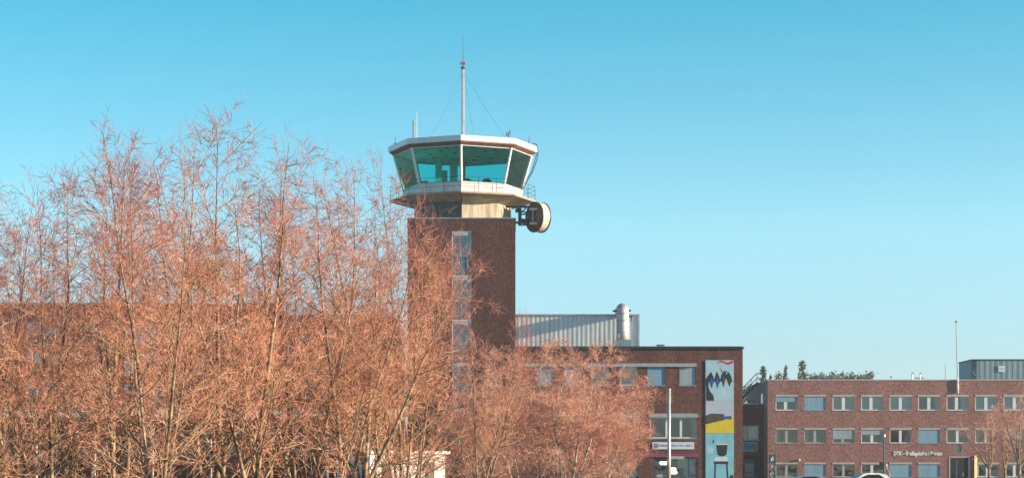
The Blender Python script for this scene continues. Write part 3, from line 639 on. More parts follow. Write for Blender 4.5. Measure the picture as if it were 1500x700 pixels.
# ------------------------------------------------------------------ right building
DR = 196.0; rx0, rx1 = PX(1124.5, DR), PX(1640, DR); zR = PZ(557, DR)
right = thing('school_building', 'long pink brick three storey building with rows of white framed windows', 'building', (rx0 + 14, DR, 0))
holes = []; wins = []
rows = [(580, 600.5), (628.5, 648.5), (679, 698)]
for r_i, (ya_, yb_) in enumerate(rows):
    for c in range(12):
        a = 1136.3 + c * 41.75; e = a + 31.5
        if r_i == 2 and c == 6: continue
        if r_i == 2 and c == 7: a, e = 1432.5, 1463
        h = (PX(a, DR), PX(e, DR), PZ(yb_, DR), PZ(ya_, DR)); holes.append(h); wins.append((r_i, c, h))
door = (PX(1390, DR), PX(1420.5, DR), 0.12, PZ(668, DR)); holes.append(door)
vent = (PX(1400, DR), PX(1408.5, DR), PZ(662, DR), PZ(651.5, DR)); holes.append(vent)
shell(right, rx0, rx1, DR, DR + 17, zR, M['brick_right'], holes, (0.1, PZ(665, DR), PZ(614, DR)), 0.35)
BL = {(0, 0): (0.36, 'blind_blue'), (0, 1): (1.0, 'blind_blue'), (1, 2): (0.66, 'blind_grey'), (1, 3): (0.36, 'blind_grey'), (1, 5): (1.0, 'blind_blue'), (2, 1): (1.0, 'blind_blue'), (2, 4): (1.0, 'blind_blue'), (2, 5): (1.0, 'blind_blue'), (1, 8): (0.75, 'blind_blue'), (0, 10): (0.6, 'blind_blue'), (1, 10): (1.0, 'blind_grey'), (2, 9): (0.5, 'blind_blue')}
for (r_i, c, h) in wins:
    bl, bm_ = BL.get((r_i, c), (0, 'blind_blue'))
    cur = None
    if r_i == 0 and c in (2, 3, 4, 7, 8, 9): cur = [(0.03, 0.42), (0.55, 0.97)]
    elif (r_i, c) in ((0, 6), (0, 5)): cur = [(0.66, 0.97)] if c == 6 else [(0.8, 0.97)]
    elif r_i == 1 and c in (0, 1, 7): cur = [(0.06, 0.2)]
    window(right, *h, DR, bl, bm_, posts=(0.5,) if (c + r_i) % 3 else (0.46,), fm='frame_white' if r_i < 1 or c > 2 else 'frame_grey', postw=0.30 if r_i == 0 else 0.26, curtain=cur, fw=0.075)
# entrance
f = MB(); x0, x1, z0, z1 = door
f.box(x0, x0 + 0.12, DR - 0.03, DR + 0.2, z0, z1); f.box(x1 - 0.12, x1, DR - 0.03, DR + 0.2, z0, z1); f.box(x0 + 0.12, x1 - 0.12, DR - 0.03, DR + 0.2, z1 - 0.12, z1)
dr_ = f.build('entrance_door', M['lintel'], right)
p = MB(); p.box(x0 + 0.13, x1 - 0.13, DR + 0.9, DR + 0.93, z0, z1 - 0.13); p.build('door_leaf', M['car_glass'], dr_)
p = MB(); p.box(x0 + 0.9, x0 + 0.96, DR + 0.84, DR + 0.9, z0, z1 - 0.13); p.box(x1 - 0.55, x1 - 0.35, DR + 0.86, DR + 0.9, z0 + 1.1, z0 + 1.5); p.box(x0 + 0.85, x0 + 1.1, DR + 0.84, DR + 0.88, z0 + 0.8, z0 + 0.95); p.build('door_notice', M['sign_white'], dr_)
v = MB(); x0, x1, z0, z1 = vent
v.box(x0, x1, DR + 0.08, DR + 0.1, z0, z1)
for k in range(6): v.box(x0 + 0.02, x1 - 0.02, DR + 0.04, DR + 0.078, z0 + 0.02 + k * 0.11, z0 + 0.07 + k * 0.11)
v.build('wall_vent', M['pent'], right)
pl_ = MB(); xa_, xb_ = PX(1426.5, DR), PX(1431.5, DR)  # added wedge for a sunlit wall patch, its face turned to catch the sun
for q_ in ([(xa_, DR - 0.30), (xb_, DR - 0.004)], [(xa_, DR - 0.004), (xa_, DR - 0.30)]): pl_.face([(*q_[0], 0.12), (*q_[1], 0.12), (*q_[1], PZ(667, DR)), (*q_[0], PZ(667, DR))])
pl_.face([(xa_, DR - 0.30, PZ(667, DR)), (xb_, DR - 0.004, PZ(667, DR)), (xa_, DR - 0.004, PZ(667, DR))]); pl_.build('sun_patch_wedge', M['tan_lit'], right)
mb = MB(); mb.box(rx0 - 0.05, rx1 + 0.05, DR - 0.06, DR + 0.45, zR + 0.002, zR + 0.10); mb.box(rx0 - 0.05, rx0 + 0.4, DR + 0.452, DR + 17.05, zR + 0.002, zR + 0.10); mb.build('coping', M['lintel'], right)
mb = MB(); mb.box(rx0 - 0.02, rx0 + 0.0, DR + 4.2, DR + 6.2, PZ(594, DR), PZ(570, DR)); 
# side window of the end wall
f = MB(); f.box(rx0 - 0.03, rx0 - 0.003, DR + 3.5, DR + 5.0, PZ(598, DR + 4), PZ(576, DR + 4)); sw = f.build('end_window', M['frame_white'], right)
p = MB(); p.box(rx0 - 0.036, rx0 - 0.031, DR + 3.6, DR + 4.9, PZ(597, DR + 4), PZ(577, DR + 4)); p.build('pane', M['car_glass'], sw)
MB().ring((PX(1170.5, DR), DR - 0.12, PZ(675, DR)), [(0.02, 0), (0.10, 0.04), (0.11, 0.12), (0.07, 0.2), (0.01, 0.22)], 10).build('wall_lamp', M['white_metal'], right, True)
# raised letters on the facade
fs = thing('facade_sign', 'white raised lettering on the pink brick wall left of the entrance', 'sign', (PX(1344, DR), DR, PZ(667, DR)))
ltx = text('lettering', 'DTK – Realfagskolen i Bærum', 0.47, (PX(1308.8, DR), DR - 0.03, PZ(666.2, DR)), M['letters'], fs, 0.02, 1.0, 0.02)
wid = max(v_.co.x for v_ in ltx.data.vertices); ltx.scale = ((PX(1379.5, DR) - PX(1308.8, DR)) / wid, 1.1, 1)
# penthouse, flagpole and roof bits
DPH = 203.0
ph = thing('rooftop_plant_room', 'grey green metal plant room with a white notice on the right hand roof', 'plant room', (PX(1470, DPH), DPH, zR - 0.2))
px0, px1, pz0, pz1 = PX(1424, DPH), PX(1560, DPH), zR - 0.25, PZ(527, DPH)
mb = MB(); corrugated(mb, px0 + 0.45, px1, DPH, pz0, pz1, 0.55, 0.012); mb.box(px0 + 0.45, px1, DPH + 0.01, DPH + 6, pz0, pz1 - 0.01)
mb.face([(px0, DPH + 0.5, pz0), (px0 + 0.45, DPH, pz0), (px0 + 0.45, DPH, pz1), (px0, DPH + 0.5, pz1)]); mb.box(px0, px0 + 0.44, DPH + 0.51, DPH + 6, pz0, pz1 - 0.01)
mb.build('cladding', M['pent'], ph)
mb = MB(); mb.prism([(px0 - 0.1, pz1), (px1, pz1), (px1, pz1 + 0.08), (px0 - 0.1, pz1 + 0.08)], DPH - 0.1, DPH + 6.1); mb.build('roof', M['roof_edge'], ph)
mb = MB(); mb.box(PX(1425, DPH), PX(1428.5, DPH), DPH + 0.0, DPH + 0.05, PZ(541, DPH), PZ(528, DPH)); mb.box(PX(1425, DPH), PX(1428.5, DPH), DPH - 0.04, DPH + 0.0, PZ(541, DPH), PZ(528, DPH)); mb.build('louvre', M['dark_metal'], ph)
MB().tube([(PX(1421.5, DPH), DPH - 0.3, PZ(545, DPH)), (PX(1428, DPH), DPH - 0.2, PZ(551, DPH))], 0.10, 6).build('flue', M['dark_metal'], ph)
sg = thing('plant_room_notice', 'white square notice with faint lines fixed on the roof plant room', 'sign', (PX(1467, DPH), DPH - 0.07, PZ(544.5, DPH)))
mb = MB(); mb.box(PX(1462, DPH), PX(1472, DPH), DPH - 0.09, DPH - 0.055, PZ(544.5, DPH), PZ(535.5, DPH)); mb.build('board', M['sign_white'], sg)
mb = MB()
for (py, a, c) in ((539.3, 1463, 1471), (540.6, 1463.5, 1470.5)): mb.box(PX(a, DPH), PX(c, DPH), DPH - 0.094, DPH - 0.0905, PZ(py + 0.35, DPH), PZ(py - 0.35, DPH))
mb.build('printed_line', M['sign_grey'], sg)
DF = DR - 0.11
fp = thing('flagpole', 'slim bare flagpole fixed to the upper brick wall of the school building', 'flagpole', (PX(1403, DF), DF, PZ(575, DF)))
MB().tube([(PX(1403.2, DF), DF, PZ(575, DF)), (PX(1402.7, DF), DF, PZ(552, DF))], [0.085, 0.08], 8).build('pole_base', M['white_metal'], fp)
MB().tube([(PX(1402.7, DF), DF, PZ(552, DF)), (PX(1402.2, DF), DF, PZ(530, DF)), (PX(1400.6, DF), DF, PZ(472, DF))], [0.07, 0.062, 0.042], 8).build('pole', M['sign_grey'], fp)
MB().ring((PX(1400.6, DF), DF, PZ(472, DF)), [(0.06, -0.03), (0.11, 0.04), (0.06, 0.14), (0.01, 0.16)], 8).build('finial', M['dark_metal'], fp)
mb = MB()
for py in (572, 560): mb.box(PX(1402.8, DF) - 0.12, PX(1402.8, DF) + 0.12, DF - 0.09, DR - 0.003, PZ(py, DF) - 0.04, PZ(py, DF) + 0.04)
mb.build('wall_clamp', M['grey_metal'], fp)
rv = thing('roof_vent_pipe', 'two small hooked vent pipes joined by a low rail on the school roof', 'vent pipe', (PX(1343, DR + 2), DR + 2, zR - 0.2))
mb = MB(); D = DR + 2
for px in (1336, 1347.5): mb.tube([(PX(px, D), D, zR - 0.2), (PX(px, D), D, PZ(547.5, D)), (PX(px + 1.2, D), D, PZ(546, D)), (PX(px + 2.4, D), D, PZ(547, D))], 0.07, 6)
mb.tube([(PX(1340, D), D, PZ(553.3, D)), (PX(1353, D), D, PZ(553.3, D))], 0.05, 5); mb.build('pipe', M['grey_metal'], rv)
rv = thing('thin_roof_rod', 'hair thin lightning rod on the school roof left of the flagpole', 'lightning rod', (PX(1385, DR + 4), DR + 4, zR - 0.2))
MB().tube([(PX(1385, DR + 4), DR + 4, zR - 0.2), (PX(1384.4, DR + 4), DR + 4, PZ(532, DR + 4))], [0.03, 0.018], 5).build('rod', M['grey_metal'], rv)

# connector block between the two
DC = 199.0; cx0, cx1 = 15.5, rx0 - 0.004; zC = PZ(592, DC)
con = thing('link_block', 'low brick link block between the mural building and the school building', 'building', (21, DC, 0))
hw = (PX(1088, DC), PX(1112, DC), PZ(643.5, DC), PZ(622.5, DC)); ho = (PX(1090, DC), PX(1120.5, DC), -0.1, PZ(667, DC))
mb = MB(); wall_x(mb, cx0, cx1, -0.1, zC, DC, 0.35, [hw, ho]); mb.box(cx0, cx0 + 0.3, DC + 0.35, DC + 11, -0.1, zC); mb.box(cx0 + 0.3, cx1 - 0.02, DC + 10.7, DC + 11, -0.1, zC); mb.build('wall', M['brick_mid'], con)
mb = MB(); mb.box(cx0 + 0.3, cx1 - 0.02, DC + 0.352, DC + 10.69, zC - 0.5, zC - 0.25); mb.build('roof', M['roof_felt'], con)
mb = MB(); mb.box(cx0, cx1 - 0.06, DC - 0.06, DC + 0.4, zC + 0.002, zC + 0.1); mb.build('coping', M['lintel'], con)
window(con, *hw, DC, 0, posts=(0.30,), fm='frame_grey', postw=0.12, curtain=[(0.35, 0.9)], lintel=False)
mb = MB(); mb.box(cx0 + 0.4, cx1 - 0.1, DC + 0.36, DC + 8, PZ(666, DC) , PZ(666, DC) + 0.2); mb.build('passage_ceiling', M['interior_dark'], con)
mb = MB(); mb.box(PX(1090, DC + 2), PX(1106, DC + 2), DC + 2, DC + 2.1, 0.1, PZ(672, DC + 2)); mb.build('shop_front', M['sign_teal'], con)
mb = MB(); mb.box(PX(1091, DC + 2), PX(1104, DC + 2), DC + 1.9, DC + 1.98, PZ(690, DC + 2), PZ(678, DC + 2)); mb.box(PX(1092, DC + 2), PX(1103, DC + 2), DC + 1.9, DC + 1.98, PZ(697, DC + 2), PZ(693, DC + 2)); mb.build('shop_panel', M['sign_white'], con)
mb = MB(); mb.box(PX(1107, DC + 3), PX(1130, DC + 3), DC + 3, DC + 3.1, 0.1, PZ(666, DC + 3)); mb.build('dark_door', M['black'], con)
ts = thing('turquoise_sign', 'turquoise shop sign with dark letters and a red figure under a window', 'sign', (PX(1098, DC), DC, PZ(661, DC)))
mb = MB(); mb.box(PX(1080, DC), PX(1110, DC), DC - 0.10, DC - 0.003, PZ(661.3, DC), PZ(646.5, DC)); mb.build('board', M['sign_teal'], ts)
text('lettering', 'EN', 0.62, (PX(1090.6, DC), DC - 0.112, PZ(656.6, DC)), M['ink_blue'], ts, 0.008, 1.0, 0.015)
mb = MB(); q = lambda px, py: (PX(px, DC), PZ(py, DC))
mb.prism([q(1101, 648.5), q(1103.3, 654), q(1106, 660), q(1108.4, 660.5), q(1106.6, 655.5), q(1104, 650.5), q(1102, 648)], DC - 0.112, DC - 0.102); mb.prism([q(1100, 651), q(1103, 653.5), q(1104, 652.5), q(1101, 650)], DC - 0.116, DC - 0.1125); mb.build('figure', M['m_red'], ts)
# outside stair up to the school roof
stx = thing('roof_stair', 'dark steel roof stair with handrails climbing to the school building roof', 'stairs', (PX(1100, DC + 3), DC + 3, zC))
mb = MB(); D = DC + 3; A = np.array((PX(1084, D), D, PZ(589, D))); Bp = np.array((PX(1110, D), D, PZ(562, D)))
for dy in (0, 0.9):
    mb.face([A + (0, dy, 0), Bp + (0, dy, 0), Bp + (0, dy, 0.25), A + (0, dy, 0.25)]); mb.face([A + (0, dy + .05, 0.25), Bp + (0, dy + .05, 0.25), Bp + (0, dy + .05, 0), A + (0, dy + .05, 0)])
for k in range(10): p = A + (Bp - A) * (k + 0.5) / 10; mb.box(p[0] - 0.12, p[0] + 0.12, D + 0.06, D + 0.89, p[2] + 0.05, p[2] + 0.09)
mb.build('flight', M['dark_metal'], stx)
mb = MB()
for dy in (0, 0.9):
    for h in (0.6, 1.1): mb.tube([A + (0, dy, h), Bp + (0, dy, h), Bp + (0.55, dy, h)], 0.03, 5)
    for k in range(4): p = A + (Bp - A) * k / 3; mb.tube([p + (0, dy, 0.2), p + (0, dy, 1.1)], 0.025, 5)
mb.build('handrail', M['grey_metal'], stx)
mb = MB(); mb.tube([(PX(1086, D - 1), D - 1, PZ(587, D - 1)), (PX(1106, D - 1), D - 1, PZ(587, D - 1))], 0.04, 5)
for px in (1090, 1098, 1105): mb.tube([(PX(px, D - 1), D - 1, zC - 0.2), (PX(px, D - 1), D - 1, PZ(587, D - 1))], 0.03, 5)
mb.build('guard_rail', M['dark_metal'], stx)
# blue signs by the corner of the school building
DB = 190.0; bs = thing('sign_stack', 'stack of three small dark blue plates on a post by the school corner', 'sign', (PX(1131, DB), DB, 0.12))
x = PX(1131, DB); MB().tube([(x, DB, 0.12), (x, DB, PZ(665, DB))], 0.05, 8).build('post', M['grey_metal'], bs)
for i, (ya_, yb_, w_, h2) in enumerate(((665.5, 678, 10, 0), (680, 687.5, 6.5, 1), (688.5, 698, 9.5, 2))):
    xc = x if i != 1 else x - 0.02
    mb = MB(); mb.box(xc - w_ / 2 * DB / F, xc + w_ / 2 * DB / F, DB - 0.1, DB - 0.06, PZ(yb_, DB), PZ(ya_, DB)); pl2 = mb.build('sign_plate', M['sign_blue'], bs)
    zc_ = (PZ(yb_, DB) + PZ(ya_, DB)) / 2
    g = MB(); y_ = DB - 0.106
    if i == 0:
        g.prism([(xc - 0.12, zc_ - 0.22), (xc - 0.05, zc_ - 0.22), (xc + 0.02, zc_ - 0.02), (xc + 0.10, zc_ - 0.20), (xc + 0.16, zc_ - 0.18), (xc + 0.07, zc_ + 0.06), (xc + 0.16, zc_ + 0.14), (xc + 0.12, zc_ + 0.18), (xc, zc_ + 0.10), (xc - 0.12, zc_ + 0.04)], y_, DB - 0.1005); g.prism([(xc - 0.02, zc_ + 0.14), (xc + 0.06, zc_ + 0.14), (xc + 0.06, zc_ + 0.23), (xc - 0.02, zc_ + 0.23)], y_, DB - 0.1005)
        g.build('pictogram', M['letters'], pl2)
    elif i == 1:
        text('lettering', 'P', 0.50, (xc - 0.13, DB - 0.106, zc_ - 0.17), M['letters'], pl2, 0.004)
    else:
        g2 = []
        for k in range(14):
            a = 2 * math.pi * k / 14 * 0.8; a2 = 2 * math.pi * (k + 1) / 14 * 0.8
            g.face([(xc - 0.02 + r * math.cos(t), y_, zc_ - 0.06 + r * math.sin(t)) for r, t in ((0.11, a), (0.17, a), (0.17, a2), (0.11, a2))])
        g.box(xc - 0.04, xc + 0.02, y_, DB - 0.1005, zc_ - 0.02, zc_ + 0.20); g.box(xc + 0.021, xc + 0.14, y_, DB - 0.1005, zc_ + 0.02, zc_ + 0.07); g.build('pictogram', M['letters'], pl2)

# ------------------------------------------------------------------ terminal behind the trees
DT = 150.0; tx1 = PX(400, DT); tx0 = -62.0; zT = PZ(446, DT)
ter = thing('terminal_building', 'long brick terminal building with grey windows behind the bare trees', 'building', (tx1 - 20, DT, 0))
holes = []
for zc_ in (PZ(488, DT), PZ(532, DT), PZ(578, DT), PZ(650, DT)):
    x = tx0 + 1.2
    while x + 2.8 < tx1 - 0.6:
        holes.append((x, x + 2.7, zc_ - 0.85, zc_ + 0.85)); x += 3.6
shell(ter, tx0, tx1, DT, DT + 21, zT, M['brick_term'], holes, (0.1, 4.6, 8.2, 10.6), 0.35)
for i, h in enumerate(holes):
    window(ter, *h, DT, [0, 0.5, 0, 1.0, 0, 0.3][i * 7 % 6], ['blind_grey', 'blind_blue'][i % 2], posts=(0.5,), fm='frame_grey', postw=0.12, lintel=False, fw=0.08)
mb = MB(); mb.box(tx0 - 0.05, tx1 + 0.06, DT - 0.06, DT + 21.05, zT + 0.002, zT + 0.14); mb.build('coping', M['coping'], ter)
D2 = 153.6; ux1 = PX(575, D2); z2 = PZ(463, D2)
wng = thing('terminal_wing', 'lower brick wing of the terminal between the tall block and the tower', 'building', ((tx1 + ux1) / 2, D2, 0))
holes = []
for zc_ in (PZ(505, D2), PZ(550, D2), PZ(650, D2)):
    x = tx1 + 0.7
    while x + 1.8 < ux1 - 0.4: holes.append((x, x + 1.8, zc_ - 0.8, zc_ + 0.8)); x += 2.7
shell(wng, tx1 + 0.004, ux1, D2, D2 + 17, z2, M['brick_term'], holes, (0.1, 4.6, 8.2), 0.35)
for i, h in enumerate(holes): window(wng, *h, D2, [0, 0.4, 0][i % 3], 'blind_grey', posts=(0.5,), fm='frame_grey', postw=0.1, lintel=False, fw=0.08)
mb = MB(); mb.box(tx1 + 0.07, ux1 + 0.06, D2 - 0.06, D2 + 17.05, z2 + 0.002, z2 + 0.14); mb.build('coping', M['coping'], wng)
DK = 141.0
cn = thing('entrance_canopy', 'long flat white entrance canopy on posts in front of the terminal', 'canopy', (PX(300, DK), DK, 0.12))
kx0, kx1 = tx0, PX(585, DK); kz = PZ(611, DK)
mb = MB(); mb.box(kx0, kx1, DK, DK + 8.5, kz, kz + 0.6); mb.build('canopy_roof', M['white_wall'], cn)
for k in range(14):
    x = kx0 + 1 + (kx1 - kx0 - 2) * k / 13
    MB().tube([(x, DK + 0.5, 0.12), (x, DK + 0.5, kz)], 0.09, 10).build('canopy_post', M['grey_metal'], cn)
# white kiosk angled to the sun in front of the tower
kk = thing('white_kiosk', 'small white panelled kiosk with flat roof standing in front of the tower foot', 'kiosk', (PX(598, 131), 131, 0.125))
def kbox(mb, x0, x1, y0, y1, z0, z1): mb.box(x0 + kk.location.x, x1 + kk.location.x, y0 + 131, y1 + 131, z0 + 0.125, z1 + 0.125)
mb = MB(); kbox(mb, -3.4, 3.4, 0, 3.0, 0, 2.7); mb.build('wall', M['white_wall'], kk)
mb = MB(); kbox(mb, -3.6, 3.6, -0.3, 3.3, 2.702, 2.9); mb.build('roof', M['white_metal'], kk)
for a in (-2.4, 1.5): mb = MB(); kbox(mb, a, a + 0.9, -0.02, -0.003, 1.0, 2.2); mb.build('window', M['glass_coated'], kk)
mb = MB(); kbox(mb, -0.45, 0.45, -0.03, -0.003, 0.05, 2.15); mb.build('door', M['frame_white'], kk)
kk.rotation_euler = (0, 0, R(48))

# ------------------------------------------------------------------ guide post, lamp post, barrier
DG = 100.0; gp = thing('guide_post', 'tall grey post carrying four finger boards in front of the mural building', 'signpost', (PX(980, DG), DG, 0))
x = PX(980, DG)
MB().tube([(x, DG, 0), (x, DG, PZ(570, DG))], 0.082, 14).build('post', M['galv'], gp, True)
MB().ring((x, DG, PZ(570, DG)), [(0.10, -0.04), (0.10, 0.03), (0.01, 0.05)], 14).build('post_cap', M['grey_metal'], gp)
for (a, c, ya_, yb_, m_, tip, ry) in ((965, 978.3, 675, 680.5, 'white_metal', -1, -50), (981.6, 1002.5, 667.5, 672, 'sign_grey', 1, 0), (981.6, 990.5, 684, 689, 'white_metal', 1, 55), (981.6, 992.3, 688.6, 694, 'white_metal', 1, 50), (961.5, 978, 694, 698.5, 'sign_grey', -1, 0)):
    L_ = abs(PX(c, DG) - PX(a, DG)) / (math.cos(R(ry)) if ry else 1)
    h = PZ(ya_, DG) - PZ(yb_, DG)
    mb = MB(); pol = [(0, 0), (L_ - 0.12, 0), (L_, h / 2), (L_ - 0.12, h), (0, h)]
    mb.prism(pol, -0.02, 0.02)
    o = mb.build('finger_board', M[m_]); o.parent = gp
    o.location = (0.095 * tip, 0, PZ(yb_, DG))
    # boards turned toward the sun side so that their faces catch it
    o.rotation_euler = (0, 0, (R(180) if tip < 0 else 0) + (R(abs(ry)) if ry else 0) * (1 if tip > 0 else 1))
DL = 180.0; lp = thing('lamp_post', 'thin dark teal lamp post in front of the school windows', 'lamp post', (PX(1295, DL), DL, 0.12))
x = PX(1295, DL); MB().tube([(x, DL, 0.12), (x, DL, PZ(640, DL))], [0.10, 0.07], 8).build('post', M['sign_blue'], lp)
mb = MB(); mb.tube([(x - 0.22, DL, PZ(680, DL)), (x + 0.25, DL, PZ(679.5, DL))], 0.03, 6); mb.build('bracket_arm', M['black'], lp)
mb = MB(); mb.box(x - 0.40, x - 0.12, DL - 0.14, DL + 0.14, PZ(687, DL), PZ(677, DL)); mb.ring((x - 0.26, DL, PZ(677, DL)), [(0.2, 0), (0.01, 0.1)], 8); mb.build('lantern_box', M['black'], lp)
MB().ring((x, DL, PZ(640, DL)), [(0.07, 0), (0.14, 0.05), (0.12, 0.22), (0.01, 0.28)], 10).build('lamp_head', M['grey_metal'], lp)
br = thing('barrier_arm', 'raised white and orange barrier arm beside the teal lamp post', 'barrier', (PX(1304, DL - 2), DL - 2, 0.12))
D = DL - 2; A = (PX(1304.5, D), D, 0.9); Bp = (PX(1298.5, D), D, PZ(679, D))
MB().tube([A, (PX(1302, D), D, PZ(692, D)), (PX(1299.5, D), D, PZ(686, D))], 0.07, 6).build('orange_arm', M['tan_lit'], br)
MB().tube([(PX(1299.5, D), D, PZ(686, D)), Bp], 0.065, 6).build('white_arm', M['white_metal'], br)
mb = MB(); mb.box(PX(1304.5, D) - 0.2, PX(1304.5, D) + 0.2, D - 0.2, D + 0.2, 0.12, 1.1); mb.build('barrier_box', M['sign_grey'], br)

# ------------------------------------------------------------------ cars
def car(label, loc, rz, paint, h=1.46, L_=4.3):
    t = thing('parked_car', label, 'car', loc, 'cars parked before the school building')
    def add(mb, name, m, par=t, smooth=False):
        o = mb.build(name, m, None, smooth); o.parent = par; return o
    hl = L_ / 2; W = 0.88
    prof = [(-hl, 0.45), (-hl + 0.02, 0.72), (-hl + 0.25, 0.86), (-hl + 1.05, 0.95), (hl - 0.55, 0.98), (hl - 0.05, 0.88), (hl, 0.5), (hl - 0.1, 0.28), (-hl + 0.1, 0.28)]
    mb = MB(); mb.prism(prof[::-1], -W, W); body = add(mb, 'body', paint)
    rp = [(-hl + 1.0, 0.95), (-hl + 1.75, h - 0.06), (-hl + 2.1, h), (hl - 1.25, h - 0.01), (hl - 0.75, h - 0.14), (hl - 0.35, 0.97)]
    n = len(rp); mb = MB()
    inn = [W - 0.02, W - 0.22, W - 0.24, W - 0.24, W - 0.2, W - 0.04]
    for i in range(n - 1):
        (a, za), (c, zc_) = rp[i], rp[i + 1]
        mat = 1 if i in (0, 4) else 0
        mb.face([(a, -inn[i], za), (c, -inn[i + 1], zc_), (c, inn[i + 1], zc_), (a, inn[i], za)], mat)
    for s in (-1, 1):
        mb.face([(x_, s * w_, z_) for (x_, z_), w_ in zip(rp, inn)][::s], 0)
    cab = add(mb, 'cabin', [paint, M['car_glass']])
    for s in (-1, 1):
        mb = MB(); q = [(-hl + 1.25, 1.0), (-hl + 1.82, h - 0.13), (hl - 1.3, h - 0.11), (hl - 0.75, 1.0)]
        mb.face([(x_, s * (W - 0.02 - (z_ - 0.95) * 0.42), z_) for x_, z_ in q]); add(mb, 'side_window', M['car_glass'], cab)
    for s in (-1, 1):
        for xx in (-hl + 0.8, hl - 0.85):
            mb = MB(); mb.tube([(xx, s * (W - 0.18), 0.31), (xx, s * (W + 0.01), 0.31)], 0.31, 18); wh = add(mb, 'wheel', M['tyre'])
            mb = MB(); mb.tube([(xx, s * (W + 0.012), 0.31), (xx, s * (W + 0.025), 0.31)], 0.2, 12); add(mb, 'rim', M['grey_metal'], wh)
        mb = MB(); mb.box(-hl - 0.012, -hl + 0.1, s * 0.62 - 0.16, s * 0.62 + 0.16, 0.62, 0.74); add(mb, 'headlight', M['lamp_clear'])
        mb = MB(); mb.box(hl - 0.06, hl + 0.012, s * 0.66 - 0.13, s * 0.66 + 0.13, 0.68, 0.84); add(mb, 'tail_light', M['lamp_red'])
        mb = MB(); mb.box(-hl + 1.2, -hl + 1.36, s * (W + 0.09) - 0.09, s * (W + 0.09) + 0.09, 0.96, 1.08); add(mb, 'wing_mirror', M['black'])
    t.rotation_euler = (0, 0, rz)
    return t
car('white parked car with its roof just in view below the school windows', (PX(1268, 150) , 150, 0.12), R(8), M['car_white'], 1.48, 4.2)
car('silver parked car, only a sliver of roof in view, nearer the school corner', (PX(1180, 150), 150.5, 0.12), R(6), M['car_silver'], 1.34, 4.0)

# ------------------------------------------------------------------ bare trees
def tubes(P, Rr, k):
    """P (n,p,3) polylines, Rr (n,p) radii -> vertices, quads"""
    n, p, _ = P.shape
    T = np.empty_like(P); T[:, 1:-1] = P[:, 2:] - P[:, :-2]; T[:, 0] = P[:, 1] - P[:, 0]; T[:, -1] = P[:, -1] - P[:, -2]
    T /= np.linalg.norm(T, axis=2, keepdims=True) + 1e-9
    ref = np.where(np.abs(T[:, :1, 2:3]) < 0.8, np.array([[[0, 0, 1.]]]), np.array([[[1., 0, 0]]])) * np.ones((1, p, 1))
    U = np.cross(T, ref); U /= np.linalg.norm(U, axis=2, keepdims=True) + 1e-9; V = np.cross(T, U)
    a = 2 * np.pi * np.arange(k) / k
    X = P[:, :, None] + Rr[:, :, None, None] * (np.cos(a)[None, None, :, None] * U[:, :, None] + np.sin(a)[None, None, :, None] * V[:, :, None])
    idx = np.arange(n * p * k).reshape(n, p, k); nx = np.roll(idx, -1, axis=2)
    Q = np.stack([idx[:, :-1], nx[:, :-1], nx[:, 1:], idx[:, 1:]], axis=-1).reshape(-1, 4)
    return X.reshape(-1, 3), Q
def npmesh(name, parts, mats):
    vs, qs, ms = [], [], []; off = 0
    for (X, Q, mi) in parts: vs.append(X); qs.append(Q + off); ms.append(np.full(len(Q), mi)); off += len(X)
    V = np.concatenate(vs); Q = np.concatenate(qs); Mi = np.concatenate(ms)
    me = bpy.data.meshes.new(name); me.vertices.add(len(V)); me.vertices.foreach_set('co', V.astype(np.float32).ravel())
    me.loops.add(Q.size); me.loops.foreach_set('vertex_index', Q.astype(np.int32).ravel())
    me.polygons.add(len(Q)); me.polygons.foreach_set('loop_start', np.arange(0, Q.size, 4, dtype=np.int32)); me.polygons.foreach_set('loop_total', np.full(len(Q), 4, dtype=np.int32))
    for m in mats: me.materials.append(m)
    me.polygons.foreach_set('material_index', Mi.astype(np.int32)); me.polygons.foreach_set('use_smooth', np.ones(len(Q), dtype=bool))
    me.update(calc_edges=True); return me
def norm(a): return a / (np.linalg.norm(a, axis=-1, keepdims=True) + 1e-9)
